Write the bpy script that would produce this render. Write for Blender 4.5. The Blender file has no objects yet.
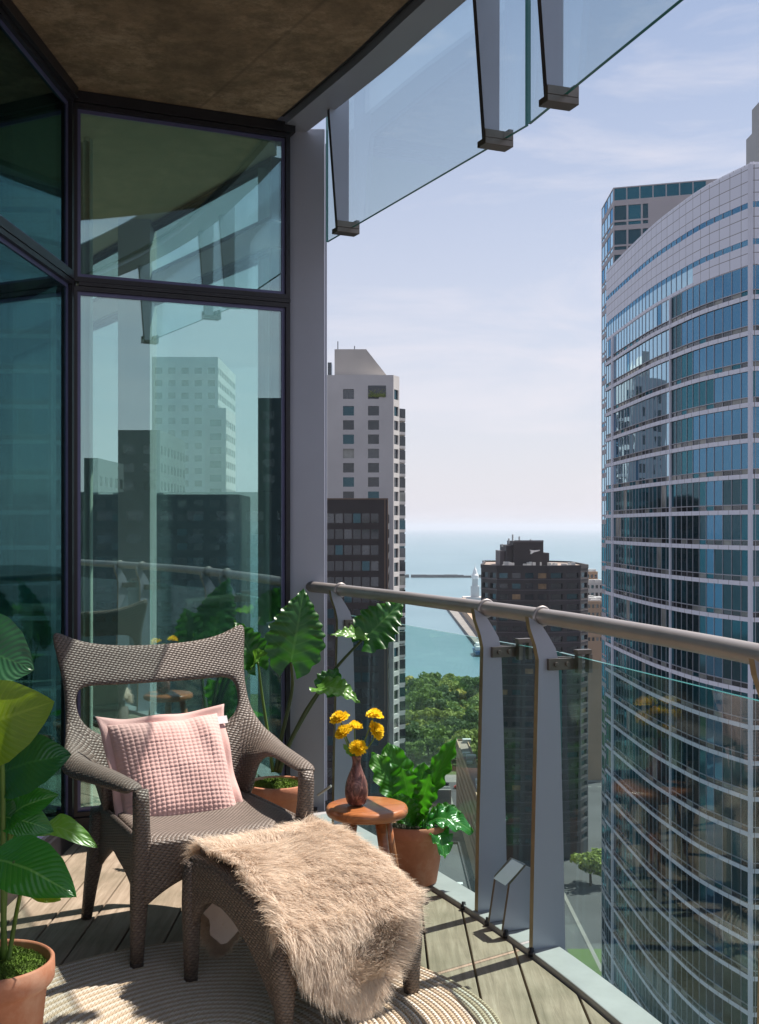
import bpy, bmesh, math, random
from mathutils import Vector, Matrix, noise
R=math.radians; PI=math.pi
rnd=random.Random(7)
scene=bpy.context.scene; COL=scene.collection
F=1150.0; CX=379.5; HY=527.0; EYE=1.335; G=-100.0
def at(px,py,Y): return Vector(((px-CX)*Y/F, Y, EYE-(py-HY)*Y/F))
def lerp(a,b,t): return a+(b-a)*t
def interp(tab,x):
    if x<=tab[0][0]: return tab[0][1]
    for (a,b),(c,d) in zip(tab,tab[1:]):
        if x<=c: return b+(d-b)*(x-a)/(c-a)
    return tab[-1][1]
# ---------------------------------------------------------------- objects
def tag(o,label=None,cat=None,group=None,kind=None):
    if label: o['label']=label
    if cat: o['category']=cat
    if group: o['group']=group
    if kind: o['kind']=kind
    return o
def thing(name,label,cat,loc=(0,0,0),rz=0,group=None):
    o=bpy.data.objects.new(name,None); COL.objects.link(o)
    o.location=loc; o.rotation_euler=(0,0,rz); o.empty_display_size=.1
    return tag(o,label,cat,group)
class MB:
    def __init__(s): s.v=[]; s.f=[]; s.m=[]; s.uv=[]
    def add(s,vs,fs,mi=0,uvs=None):
        b=len(s.v); s.v+= [tuple(p) for p in vs]
        for k,f in enumerate(fs):
            s.f.append([b+i for i in f]); s.m.append(mi)
            s.uv.append([uvs[i] for i in f] if uvs else None)
    def box(s,a,b,mi=0):
        x0,y0,z0=a; x1,y1,z1=b
        s.add([(x0,y0,z0),(x1,y0,z0),(x1,y1,z0),(x0,y1,z0),(x0,y0,z1),(x1,y0,z1),(x1,y1,z1),(x0,y1,z1)],
              [(0,3,2,1),(4,5,6,7),(0,1,5,4),(1,2,6,5),(2,3,7,6),(3,0,4,7)],mi)
    def obox(s,c,ex,ey,hx,hy,z0,z1,mi=0):
        c=Vector((c[0],c[1],0)); ex=Vector((ex[0],ex[1],0)); ey=Vector((ey[0],ey[1],0))
        q=[c-ex*hx-ey*hy,c+ex*hx-ey*hy,c+ex*hx+ey*hy,c-ex*hx+ey*hy]
        s.prism([(p.x,p.y) for p in q],z0,z1,mi)
    def prism(s,poly,z0,z1,mi=0,mtop=None):
        n=len(poly)
        s.add([(x,y,z0) for x,y in poly]+[(x,y,z1) for x,y in poly],[(i,(i+1)%n,n+(i+1)%n,n+i) for i in range(n)]+[tuple(range(n-1,-1,-1))],mi)
        s.add([(x,y,z1) for x,y in poly],[tuple(range(n))],mi if mtop is None else mtop)
    def quad(s,a,b,c,d,mi=0,uvs=None): s.add([a,b,c,d],[(0,1,2,3)],mi,uvs)
    def tube(s,pts,rad,n=8,mi=0,cap=True,sq=0.0,squash=1.0):
        pts=[Vector(p) for p in pts]; N=len(pts)
        if not hasattr(rad,'__len__'): rad=[rad]*N
        up=Vector((0,0,1)); vs=[]; uvs=[]; d=0
        pr=None
        for i,p in enumerate(pts):
            t=(pts[min(i+1,N-1)]-pts[max(i-1,0)]).normalized()
            if pr is None:
                a=up if abs(t.z)<.9 else Vector((1,0,0))
                pr=(a-t*a.dot(t)).normalized()
            else: pr=(pr-t*pr.dot(t)).normalized()
            q=t.cross(pr)
            if i: d+=(pts[i]-pts[i-1]).length
            for k in range(n):
                an=2*PI*k/n+(PI/4 if sq else 0); c,sn=math.cos(an),math.sin(an)
                if sq:
                    e=(abs(c)**4+abs(sn)**4)**-.25; rr=lerp(1,e,sq)
                else: rr=1
                vs.append(p+(pr*c+q*sn*squash)*rad[i]*rr); uvs.append((k/n,d))
        fs=[(i*n+k,i*n+(k+1)%n,(i+1)*n+(k+1)%n,(i+1)*n+k) for i in range(N-1) for k in range(n)]
        if cap: fs+=[tuple(range(n-1,-1,-1)),tuple((N-1)*n+k for k in range(n))]
        s.add(vs,fs,mi,uvs)
    def lathe(s,prof,c=(0,0,0),n=48,mi=0,cap=True):
        vs=[];uvs=[];d=0
        for i,(r,z) in enumerate(prof):
            if i: d+=math.hypot(r-prof[i-1][0],z-prof[i-1][1])
            for k in range(n):
                a=2*PI*k/n; vs.append((c[0]+r*math.cos(a),c[1]+r*math.sin(a),c[2]+z)); uvs.append((k/n,d))
        N=len(prof)
        fs=[(i*n+k,i*n+(k+1)%n,(i+1)*n+(k+1)%n,(i+1)*n+k) for i in range(N-1) for k in range(n)]
        if cap: fs+=[tuple(range(n-1,-1,-1)),tuple((N-1)*n+k for k in range(n))]
        s.add(vs,fs,mi,uvs)
    def grid(s,P,nu,nv,mi=0,uvf=None,flip=False):
        vs=[];uvs=[]
        for j in range(nv+1):
            for i in range(nu+1):
                vs.append(P(i/nu,j/nv)); uvs.append(uvf(i/nu,j/nv) if uvf else (i/nu,j/nv))
        w=nu+1
        fs=[(j*w+i,j*w+i+1,(j+1)*w+i+1,(j+1)*w+i) for j in range(nv) for i in range(nu)]
        if flip: fs=[f[::-1] for f in fs]
        s.add(vs,fs,mi,uvs)
    def mesh(s,name,mats,smooth=False):
        me=bpy.data.meshes.new(name); me.from_pydata(s.v,[],s.f)
        if not isinstance(mats,(list,tuple)): mats=[mats]
        for m in mats: me.materials.append(m)
        me.polygons.foreach_set('material_index',s.m)
        if any(u for u in s.uv):
            l=me.uv_layers.new(name='UVMap'); k=0; data=l.data
            fl=[]
            for f,u in zip(s.f,s.uv):
                for i in range(len(f)): fl+= (u[i] if u else (0,0))
            data.foreach_set('uv',fl)
        if smooth: me.polygons.foreach_set('use_smooth',[True]*len(me.polygons))
        me.update(); return me
    def build(s,name,mats,parent=None,smooth=False,**kw):
        o=bpy.data.objects.new(name,s.mesh(name,mats,smooth)); COL.objects.link(o)
        if parent: o.parent=parent
        if kw: tag(o,**kw)
        return o
def bevel(o,w,seg=2):
    m=o.modifiers.new('b','BEVEL'); m.width=w; m.segments=seg; m.limit_method='ANGLE'; m.angle_limit=R(40); return o
def finalize(o,boxuv=True,smooth=True):
    dg=bpy.context.evaluated_depsgraph_get(); dg.update()
    me=bpy.data.meshes.new_from_object(o.evaluated_get(dg)); o.modifiers.clear(); o.data=me
    if boxuv:
        l=me.uv_layers[0] if me.uv_layers else me.uv_layers.new(name='UVMap')
        for p in me.polygons:
            n=p.normal; ax=max(range(3),key=lambda i:abs(n[i])*(1.25 if i==2 else 1))
            for li in p.loop_indices:
                c=me.vertices[me.loops[li].vertex_index].co
                l.data[li].uv=((c.y,c.z),(c.x,c.z),(c.x,c.y))[ax]
    if smooth: me.polygons.foreach_set('use_smooth',[True]*len(me.polygons))
    return o
def copy_tree(o,parent=None):
    c=o.copy(); COL.objects.link(c); c.parent=parent
    for ch in o.children: copy_tree(ch,c)
    return c
# ---------------------------------------------------------------- materials
class NT:
    def __init__(s,name):
        s.mat=bpy.data.materials.new(name); s.mat.use_nodes=True; s.t=s.mat.node_tree; s.t.nodes.clear()
        s.out=s.n('ShaderNodeOutputMaterial')
    def n(s,t,**kw):
        x=s.t.nodes.new(t)
        for k,v in kw.items():
            if k.startswith('i_'): x.inputs[k[2:].replace('_',' ')].default_value=v
            else: setattr(x,k,v)
        return x
    def l(s,a,b): s.t.links.new(a,b)
    def math(s,op,a,b=None,c=None):
        x=s.n('ShaderNodeMath',operation=op)
        for i,v in enumerate((a,b,c)):
            if v is None: continue
            if hasattr(v,'default_value') or hasattr(v,'is_linked'): s.l(v,x.inputs[i])
            else: x.inputs[i].default_value=v
        return x.outputs[0]
    def coord(s,kind='Object',scale=(1,1,1)):
        tc=s.n('ShaderNodeTexCoord'); mp=s.n('ShaderNodeMapping'); mp.inputs['Scale'].default_value=scale
        s.l(tc.outputs[kind],mp.inputs[0]); return mp.outputs[0]
    def noise(s,vec,scale,detail=4,rough=.55,dist=0):
        x=s.n('ShaderNodeTexNoise'); x.inputs['Scale'].default_value=scale; x.inputs['Detail'].default_value=detail
        x.inputs['Roughness'].default_value=rough; x.inputs['Distortion'].default_value=dist
        if vec: s.l(vec,x.inputs['Vector'])
        return x.outputs['Fac']
    def ramp(s,fac,stops):
        x=s.n('ShaderNodeValToRGB'); e=x.color_ramp.elements
        while len(e)<len(stops): e.new(.5)
        for el,(p,c) in zip(e,stops): el.position=p; el.color=(c[0],c[1],c[2],1)
        s.l(fac,x.inputs[0]); return x.outputs[0]
    def mix(s,fac,a,b,mode='MIX'):
        x=s.n('ShaderNodeMix',data_type='RGBA',blend_type=mode)
        for sock,v in ((x.inputs[0],fac),(x.inputs[6],a),(x.inputs[7],b)):
            if hasattr(v,'is_linked'): s.l(v,sock)
            else: sock.default_value=v if not isinstance(v,tuple) else (v[0],v[1],v[2],1)
        return x.outputs[2]
    def bsdf(s,col=None,rough=.6,metal=0,bump=None,bs=.3,bd=.01,**kw):
        b=s.n('ShaderNodeBsdfPrincipled')
        if col is not None:
            if hasattr(col,'is_linked'): s.l(col,b.inputs['Base Color'])
            else: b.inputs['Base Color'].default_value=(*col,1)
        if hasattr(rough,'is_linked'): s.l(rough,b.inputs['Roughness'])
        else: b.inputs['Roughness'].default_value=rough
        b.inputs['Metallic'].default_value=metal
        for k,v in kw.items(): b.inputs[k.replace('_',' ')].default_value=v
        if bump is not None:
            x=s.n('ShaderNodeBump'); x.inputs['Strength'].default_value=bs; x.inputs['Distance'].default_value=bd
            s.l(bump,x.inputs['Height']); s.l(x.outputs[0],b.inputs['Normal'])
        return b
    def done(s,sh): s.l(sh.outputs[0] if hasattr(sh,'outputs') else sh,s.out.inputs[0]); return s.mat
def m_plain(name,c,rough=.6,metal=0,var=.25,scale=3,bs=.15,bd=.003,**kw):
    t=NT(name); v=t.coord(); n=t.noise(v,scale,6)
    col=t.ramp(n,[(.25,tuple(x*(1-var) for x in c)),(.75,tuple(min(1,x*(1+var)) for x in c))])
    return t.done(t.bsdf(col,rough,metal,bump=t.noise(v,scale*12,3),bs=bs,bd=bd,**kw))
def m_glass(name,tint,fac,gl=(1,1,1),rough=0.0,f0=1.35):
    t=NT(name); tr=t.n('ShaderNodeBsdfTransparent'); tr.inputs[0].default_value=(*tint,1)
    g=t.n('ShaderNodeBsdfGlossy'); g.inputs['Color'].default_value=(*gl,1); g.inputs['Roughness'].default_value=rough
    fr=t.n('ShaderNodeFresnel'); ge=t.n('ShaderNodeNewGeometry'); t.l(t.math('SUBTRACT',1.5,t.math('MULTIPLY',ge.outputs['Backfacing'],1.5-1/1.5)),fr.inputs[0])
    ff=t.math('MINIMUM',t.math('ADD',t.math('MULTIPLY',fr.outputs[0],f0),fac),.95)
    mx=t.n('ShaderNodeMixShader'); t.l(ff,mx.inputs[0]); t.l(tr.outputs[0],mx.inputs[1]); t.l(g.outputs[0],mx.inputs[2])
    return t.done(mx)
def m_pane(name,base,gl,fac,rough=.02,wob=.0):
    t=NT(name); v=t.coord(); d=t.n('ShaderNodeBsdfDiffuse')
    cr=t.ramp(t.noise(v,.35,3),[(.35,tuple(x*.6 for x in base)),(.7,tuple(x*1.3 for x in base))]); t.l(cr,d.inputs[0])
    g=t.n('ShaderNodeBsdfGlossy'); g.inputs['Color'].default_value=(*gl,1); g.inputs['Roughness'].default_value=rough
    if wob:
        b=t.n('ShaderNodeBump'); b.inputs['Strength'].default_value=wob; b.inputs['Distance'].default_value=.05
        t.l(t.noise(v,.5,1),b.inputs['Height']); t.l(b.outputs[0],g.inputs['Normal'])
    fr=t.n('ShaderNodeFresnel'); ge=t.n('ShaderNodeNewGeometry'); t.l(t.math('SUBTRACT',1.5,t.math('MULTIPLY',ge.outputs['Backfacing'],1.5-1/1.5)),fr.inputs[0])
    ff=t.math('MINIMUM',t.math('ADD',fr.outputs[0],fac),.95)
    mx=t.n('ShaderNodeMixShader'); t.l(ff,mx.inputs[0]); t.l(d.outputs[0],mx.inputs[1]); t.l(g.outputs[0],mx.inputs[2])
    return t.done(mx)
def m_weave(name,cell,cA,cB,gap):
    t=NT(name); uv=t.n('ShaderNodeTexCoord').outputs['UV']
    sp=t.n('ShaderNodeSeparateXYZ'); mp=t.n('ShaderNodeMapping'); mp.inputs['Scale'].default_value=(.62/cell,1.15/cell,1); mp.inputs['Rotation'].default_value=(0,0,R(24))
    t.l(uv,mp.inputs[0]); t.l(mp.outputs[0],sp.inputs[0]); x,y=sp.outputs[0],sp.outputs[1]
    par=t.math('MODULO',t.math('ADD',t.math('ADD',t.math('FLOOR',x),t.math('FLOOR',y)),4000.0),2.0)
    fx=t.math('FRACT',x); fy=t.math('FRACT',y)
    sx=t.math('SINE',t.math('MULTIPLY',fx,PI)); sy=t.math('SINE',t.math('MULTIPLY',fy,PI))
    # strand over: round across, arched along
    h1=t.math('MULTIPLY',t.math('POWER',sx,.6),t.math('ADD',t.math('MULTIPLY',sy,.5),.5))
    h2=t.math('MULTIPLY',t.math('POWER',sy,.6),t.math('ADD',t.math('MULTIPLY',sx,.5),.5))
    mh=t.n('ShaderNodeMix',data_type='FLOAT'); t.l(par,mh.inputs[0]); t.l(h1,mh.inputs[2]); t.l(h2,mh.inputs[3]); h=mh.outputs[0]
    vo=t.coord('Object'); nz=t.noise(vo,60,4); nl=t.noise(vo,7,3)
    wn=t.n('ShaderNodeTexWhiteNoise',noise_dimensions='2D'); cv=t.n('ShaderNodeCombineXYZ'); t.l(t.math('FLOOR',y),cv.inputs[0]); t.l(t.math('FLOOR',t.math('MULTIPLY',x,.34)),cv.inputs[1]); t.l(cv.outputs[0],wn.inputs['Vector'])
    c=t.mix(par,cA,cB); c=t.mix(t.math('MULTIPLY',wn.outputs[0],.6),c,tuple(k*.45 for k in cA)); c=t.mix(t.math('MULTIPLY',nz,.5),c,tuple(k*.55 for k in cA)); c=t.mix(t.math('MULTIPLY',nl,.35),c,tuple(k*1.5 for k in cB))
    c=t.mix(t.ramp(h,[(.12,(1,1,1)),(.55,(0,0,0))]),c,gap)
    return t.done(t.bsdf(c,.5,bump=h,bs=.7,bd=.004))
def m_leaf(name,c1,c2,rib,nv=9,trans=.35,rough=.32,stripe=.5):
    t=NT(name); uv=t.n('ShaderNodeTexCoord').outputs['UV']; sp=t.n('ShaderNodeSeparateXYZ'); t.l(uv,sp.inputs[0])
    u=t.math('ABSOLUTE',t.math('SUBTRACT',sp.outputs[0],.5)); v=sp.outputs[1]
    ph=t.math('MULTIPLY',t.math('SUBTRACT',v,t.math('MULTIPLY',u,.45)),nv*2*PI)
    w=t.math('ADD',t.math('MULTIPLY',t.math('SINE',ph),.5),.5)
    ln=t.ramp(w,[(.0,(1,1,1)),(.10,(0,0,0))])
    mid=t.ramp(u,[(.012,(1,1,1)),(.03,(0,0,0))])
    vein=t.math('MAXIMUM',t.math('MULTIPLY',ln,stripe),mid)
    nz=t.noise(t.coord('Object'),9,4)
    c=t.mix(nz,c1,c2); c=t.mix(t.math('MULTIPLY',vein,.7),c,rib)
    b=t.bsdf(c,rough,bump=w,bs=.22,bd=.005,Specular_IOR_Level=.6)
    tl=t.n('ShaderNodeBsdfTranslucent'); cc=t.mix(.5,c,(c2[0]*2.2,c2[1]*2.2,c2[2]*.9)); t.l(cc,tl.inputs[0])
    mx=t.n('ShaderNodeMixShader'); mx.inputs[0].default_value=trans; t.l(b.outputs[0],mx.inputs[1]); t.l(tl.outputs[0],mx.inputs[2])
    return t.done(mx)
M={}
def mk_mats():
    # concrete soffit
    t=NT('concrete'); v=t.coord(); n1=t.noise(v,1.9,12,.78,.25); n2=t.noise(v,7,10,.8,.15); n3=t.noise(v,70,3)
    c=t.ramp(n1,[(.28,(.11,.075,.045)),(.5,(.26,.18,.11)),(.66,(.44,.325,.22))]); c=t.mix(t.ramp(n2,[(.44,(0,0,0)),(.6,(.8,.8,.8))]),c,(.12,.085,.05))
    sp=t.n('ShaderNodeSeparateXYZ'); t.l(v,sp.inputs[0]); 
    jl=t.math('ABSOLUTE',t.math('SUBTRACT',t.math('FRACT',t.math('MULTIPLY',t.math('ADD',t.math('MULTIPLY',sp.outputs[0],.86),t.math('MULTIPLY',sp.outputs[1],.5)),.8)),.5))
    c=t.mix(t.ramp(jl,[(.003,(.35,.35,.35)),(.007,(0,0,0))]),c,(.07,.045,.03))
    M['concrete']=t.done(t.bsdf(c,.9,bump=t.math('ADD',n2,t.math('MULTIPLY',n3,.4)),bs=.5,bd=.01))
    # deck boards
    t=NT('deck_wood'); tc=t.n('ShaderNodeTexCoord'); v=t.coord('Object',(14,1.1,14)); g=t.noise(v,3,7,.65,.6); sp=t.n('ShaderNodeSeparateXYZ'); t.l(tc.outputs['UV'],sp.inputs[0])
    wn=t.n('ShaderNodeTexWhiteNoise',noise_dimensions='1D'); t.l(sp.outputs[0],wn.inputs['W'])
    v2=t.coord('Object'); st=t.noise(v2,4,5)
    c=t.ramp(g,[(.25,(.15,.105,.075)),(.5,(.29,.215,.16)),(.75,(.42,.33,.26))])
    c=t.mix(t.math('MULTIPLY',wn.outputs[0],.35),c,(.22,.19,.13)); c=t.mix(t.ramp(st,[(.42,(0,0,0)),(.7,(.6,.6,.6))]),c,(.13,.105,.065))
    M['deck']=t.done(t.bsdf(c,.75,bump=g,bs=.5,bd=.004))
    M['steel']=m_plain('painted_steel',(.35,.365,.43),.38,.35,.07,2,.05)
    M['steel_dark']=m_plain('dark_steel',(.05,.045,.05),.45,.3,.2,4,.05)
    M['rail']=m_plain('satin_rail',(.34,.31,.30),.42,.45,.12,6,.05)
    M['bronze']=m_plain('bronze_edge',(.24,.19,.12),.4,.5,.2,8)
    M['curb']=m_plain('curb_metal',(.34,.33,.335),.55,.1,.15,7,.1)
    M['black']=m_plain('black_frame',(.018,.016,.02),.4,.2,.2,5)
    M['seal']=m_plain('violet_seal',(.10,.10,.20),.35,.2,.1,5)
    M['clampm']=m_plain('clamp_metal',(.16,.14,.12),.35,.8,.15,20)
    M['guard_glass']=m_glass('guard_glass',(.81,.915,.90),.0,(.9,1,1),f0=.6)
    M['screen_glass']=m_glass('screen_glass',(.915,.965,.965),.01,(.8,.95,1),f0=1.0)
    M['glass_edge']=m_plain('glass_edge',(.03,.16,.15),.2,0,.1,5)
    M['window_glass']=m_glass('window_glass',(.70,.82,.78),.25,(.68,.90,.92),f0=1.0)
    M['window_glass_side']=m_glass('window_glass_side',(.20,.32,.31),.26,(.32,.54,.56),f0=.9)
    M['rattan']=m_weave('rattan',.0088,(.195,.15,.125),(.13,.097,.08),(.035,.025,.02))
    M['rattan_dark']=m_plain('rattan_foot',(.035,.022,.018),.5,0,.3,30)
    # pillow cloth
    t=NT('pink_waffle'); v=t.coord(); n=t.noise(v,5,3); n2=t.noise(v,160,2)
    c=t.ramp(n,[(.3,(.52,.315,.29)),(.7,(.62,.40,.37))]); M['pink']=t.done(t.bsdf(c,.95,bump=n2,bs=.4,bd=.002,Sheen_Weight=.3))
    M['tagm']=m_plain('white_tag',(.75,.72,.75),.6)
    # fur
    t=NT('fur'); uv=t.n('ShaderNodeTexCoord').outputs['UV']; sp=t.n('ShaderNodeSeparateXYZ'); t.l(uv,sp.inputs[0])
    n=t.noise(t.coord(),11,5,.6); n2=t.noise(t.coord(),90,2)
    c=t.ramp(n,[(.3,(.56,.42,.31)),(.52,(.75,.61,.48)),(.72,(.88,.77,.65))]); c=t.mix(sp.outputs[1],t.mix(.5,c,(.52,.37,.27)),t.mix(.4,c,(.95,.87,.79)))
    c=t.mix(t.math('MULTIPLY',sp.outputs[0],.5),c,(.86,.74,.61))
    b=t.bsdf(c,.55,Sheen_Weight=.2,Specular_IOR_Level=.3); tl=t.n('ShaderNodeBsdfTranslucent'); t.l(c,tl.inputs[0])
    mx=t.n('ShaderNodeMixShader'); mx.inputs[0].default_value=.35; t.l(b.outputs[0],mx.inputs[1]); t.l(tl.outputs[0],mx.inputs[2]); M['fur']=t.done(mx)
    M['fur_base']=m_plain('fur_base',(.38,.25,.17),.9,0,.3,20)
    M['hide']=m_plain('hide',(.62,.50,.45),.8,0,.12,8)
    # rug
    t=NT('rug'); uv=t.n('ShaderNodeTexCoord').outputs['UV']; sp=t.n('ShaderNodeSeparateXYZ'); t.l(uv,sp.inputs[0])
    ring,arc=sp.outputs[0],sp.outputs[1]; odd=t.math('MODULO',t.math('FLOOR',ring),2.0)
    fr=t.math('FRACT',ring)
    tw=t.math('SINE',t.math('ADD',t.math('MULTIPLY',arc,2*PI/.014),t.math('MULTIPLY',fr,PI)))
    nz=t.noise(t.coord(),45,5,.7); nl=t.noise(t.coord(),3,3)
    cw=t.mix(nz,(.56,.49,.41),(.80,.76,.70)); cj=t.mix(nz,(.38,.29,.19),(.58,.47,.35))
    c=t.mix(odd,cw,cj); c=t.mix(t.ramp(t.math('ADD',t.math('MULTIPLY',tw,.5),.5),[(.0,(.55,.55,.55)),(.35,(0,0,0))]),c,(.34,.26,.18)); c=t.mix(t.math('MULTIPLY',nl,.25),c,(.45,.36,.26))
    M['rug']=t.done(t.bsdf(c,.95,bump=t.math('ADD',tw,t.math('MULTIPLY',nz,1.5)),bs=.6,bd=.003))
    # terracotta
    t=NT('terracotta'); v=t.coord(); n=t.noise(v,6,7,.65); n2=t.noise(v,60,3); c=t.ramp(n,[(.28,(.30,.11,.06)),(.52,(.46,.18,.10)),(.72,(.58,.33,.23))])
    M['terra']=t.done(t.bsdf(c,.8,bump=n2,bs=.2,bd=.003))
    M['soil']=m_plain('soil',(.035,.022,.014),.95,0,.4,40,.8,.01)
    M['moss']=m_plain('moss',(.13,.21,.02),.9,0,.6,25,.8,.01)
    t=NT('stool_wood'); v=t.coord('Object',(1.2,16,16)); g=t.noise(v,2.2,6,.6,1.5); n2=t.noise(t.coord(),5,3)
    c=t.ramp(g,[(.25,(.16,.045,.015)),(.5,(.34,.11,.035)),(.75,(.50,.20,.07))]); c=t.mix(t.math('MULTIPLY',n2,.4),c,(.42,.16,.05))
    M['stool']=t.done(t.bsdf(c,.33,bump=g,bs=.15,bd=.002,Coat_Weight=.35,Coat_Roughness=.2))
    t=NT('vase'); v=t.coord('Object',(1,1,.7)); g=t.noise(v,24,7,.7,2.4); c=t.ramp(g,[(.33,(.03,.012,.014)),(.5,(.15,.06,.05)),(.64,(.42,.22,.18))]); M['vase']=t.done(t.bsdf(c,.3,bump=g,bs=.3,bd=.002))
    t=NT('petal'); v=t.coord(); n=t.noise(v,40,2); c=t.ramp(n,[(.3,(1.0,.64,.008)),(.7,(1.0,.82,.02))]); b=t.bsdf(c,.6); tl=t.n('ShaderNodeBsdfTranslucent'); tl.inputs[0].default_value=(1,.78,.05,1); mx=t.n('ShaderNodeMixShader'); mx.inputs[0].default_value=.35; t.l(b.outputs[0],mx.inputs[1]); t.l(tl.outputs[0],mx.inputs[2]); M['petal']=t.done(mx)
    M['stem']=m_plain('stem',(.10,.17,.03),.5,0,.3,10)
    M['stem_dark']=m_plain('stem_dark',(.055,.075,.025),.5,0,.3,10)
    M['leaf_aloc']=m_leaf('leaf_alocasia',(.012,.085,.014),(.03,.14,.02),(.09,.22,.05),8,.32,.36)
    M['leaf_aloc_lit']=m_leaf('leaf_alocasia_pale',(.07,.20,.03),(.14,.32,.05),(.22,.38,.14),8,.35,.35)  # lit copy of the alocasia leaf, sunlight put into its brighter colour
    M['leaf_fern']=m_leaf('leaf_fern',(.02,.11,.01),(.06,.24,.015),(.10,.24,.04),14,.40,.42,.3)
    M['leaf_big']=m_leaf('leaf_broad',(.018,.13,.02),(.045,.22,.03),(.20,.40,.10),18,.28,.22,.25)
    M['leaf_dark']=m_leaf('leaf_dark',(.012,.085,.028),(.025,.12,.035),(.05,.17,.05),18,.15,.28,.25)
    M['leaf_olive']=m_leaf('leaf_olive',(.10,.20,.012),(.20,.29,.02),(.32,.42,.05),22,.55,.3,.45)  # yellow-green of a backlit leaf, light from behind put into the colour
    # city
    M['asphalt']=m_plain('asphalt',(.055,.055,.06),.9,0,.3,.05,.1)
    M['paving']=m_plain('paving',(.19,.18,.17),.9,0,.25,.08,.1)
    M['grass']=m_plain('park_grass',(.05,.085,.02),.9,0,.4,.03,.1)
    M['roadline']=m_plain('road_paint',(.6,.6,.58),.7)
    t=NT('lake'); v=t.coord('Object',(1,1,1)); n=t.noise(v,.004,5,.6); n2=t.noise(v,.06,3)
    c=t.ramp(n,[(.3,(.08,.165,.20)),(.7,(.115,.21,.25))]); M['lake']=t.done(t.bsdf(c,.32,bump=n2,bs=.4,bd=1.2,Specular_IOR_Level=.4))
    M['white_wall']=m_plain('white_concrete',(.52,.50,.49),.85,0,.08,.15)
    M['white_wall2']=m_plain('white_concrete_rib',(.46,.43,.40),.85,0,.1,.15)
    M['brown_wall']=m_plain('brown_spandrel',(.022,.015,.016),.5,.1,.2,.2)
    M['brown_line']=m_plain('brown_trim',(.15,.09,.06),.6,0,.2,.2)
    M['dark_wall']=m_plain('dark_tower_wall',(.024,.020,.024),.7,0,.25,.1)
    M['dark_line']=m_plain('dark_tower_trim',(.10,.09,.10),.7,0,.2,.1)
    M['roof']=m_plain('roof_gravel',(.26,.21,.18),.9,0,.25,.08)
    M['tan']=m_plain('tan_wall',(.38,.26,.17),.85,0,.15,.1)
    M['grey_wall']=m_plain('grey_wall',(.40,.40,.40),.85,0,.15,.1)
    M['slab_grey']=m_plain('grey_slab_tower',(.50,.52,.52),.8,0,.1,.05)
    M['far_dark']=m_plain('dark_block',(.06,.075,.08),.7,0,.2,.05)
    t=NT('facade_panel'); uv=t.n('ShaderNodeTexCoord').outputs['UV']; br=t.n('ShaderNodeTexBrick'); br.offset=0; t.l(uv,br.inputs[0])
    br.inputs['Scale'].default_value=1; br.inputs['Mortar Size'].default_value=.035; br.inputs['Brick Width'].default_value=1.8; br.inputs['Row Height'].default_value=1.15; br.inputs['Bias'].default_value=-.5
    br.inputs['Color1'].default_value=(.70,.70,.77,1); br.inputs['Color2'].default_value=(.75,.75,.82,1); br.inputs['Mortar'].default_value=(.20,.18,.17,1)
    M['panel']=t.done(t.bsdf(br.outputs[0],.55,.15))
    M['panel_plain']=m_plain('facade_plain',(.66,.66,.73),.6,0,.06,.3); M['rear_wall']=m_plain('rear_stone',(.46,.43,.44),.7,0,.06,.3)
    M['mullion']=m_plain('facade_metal',(.36,.36,.40),.45,.3,.1,.3)
    M['p_blue']=m_pane('pane_blue',(.012,.04,.07),(.18,.42,.64),.38,.02,.12)
    M['p_teal']=m_pane('pane_teal',(.008,.040,.052),(.12,.36,.46),.24,.05,.05)
    M['p_dark']=m_pane('pane_dark',(.006,.020,.026),(.20,.38,.46),.14,.05,.05)
    M['p_sky']=m_pane('pane_sky',(.04,.10,.13),(.50,.74,.88),.55,.02,.12)
    M['p_blind']=m_pane('pane_blind',(.26,.27,.25),(.5,.5,.5),.06,.1)
    M['w_dark']=m_pane('window_dark',(.012,.014,.018),(.6,.65,.7),.05,.05)
    M['w_mid']=m_pane('window_mid',(.03,.032,.036),(.6,.65,.7),.08,.05)
    M['w_soft']=m_pane('window_soft',(.20,.22,.23),(.5,.5,.5),.03,.1)
    M['w_tan']=m_pane('window_tan',(.30,.20,.11),(.5,.5,.5),.02,.1)
    M['bark']=m_plain('bark',(.07,.05,.035),.9,0,.3,2)
    for k,(a,b) in enumerate([((.10,.18,.04),(.18,.27,.06)),((.18,.25,.05),(.29,.35,.08)),((.34,.32,.06),(.46,.42,.10)),((.06,.12,.04),(.11,.18,.06))]):
        t=NT('foliage'); n=t.noise(t.coord(),.9,4); c=t.ramp(n,[(.3,a),(.7,b)]); bb=t.bsdf(c,.8); tl=t.n('ShaderNodeBsdfTranslucent'); t.l(c,tl.inputs[0]); mx=t.n('ShaderNodeMixShader'); mx.inputs[0].default_value=.3; t.l(bb.outputs[0],mx.inputs[1]); t.l(tl.outputs[0],mx.inputs[2]); M['fol%d'%k]=t.done(mx)
    M['room_wall']=m_plain('room_wall',(.36,.40,.37),.9,0,.06,1)
    M['room_ceiling']=m_plain('room_ceiling',(.80,.74,.58),.9,0,.04,1)
    M['room_dark']=m_plain('room_dark',(.07,.09,.09),.8,0,.1,1)
    M['room_floor']=m_plain('room_floor',(.34,.30,.25),.6,0,.1,1)
    M['curtain']=m_plain('curtain',(.72,.76,.70),.9,0,.06,5)
    M['room_col']=m_plain('room_column',(.50,.50,.52),.8,0,.05,2)
    M['sofa']=m_plain('sofa_cloth',(.42,.40,.36),.95,0,.15,9)
    M['white_paint']=m_plain('white_paint',(.75,.75,.74),.5)
    M['hull']=m_plain('blue_hull',(.04,.10,.25),.4)
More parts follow.
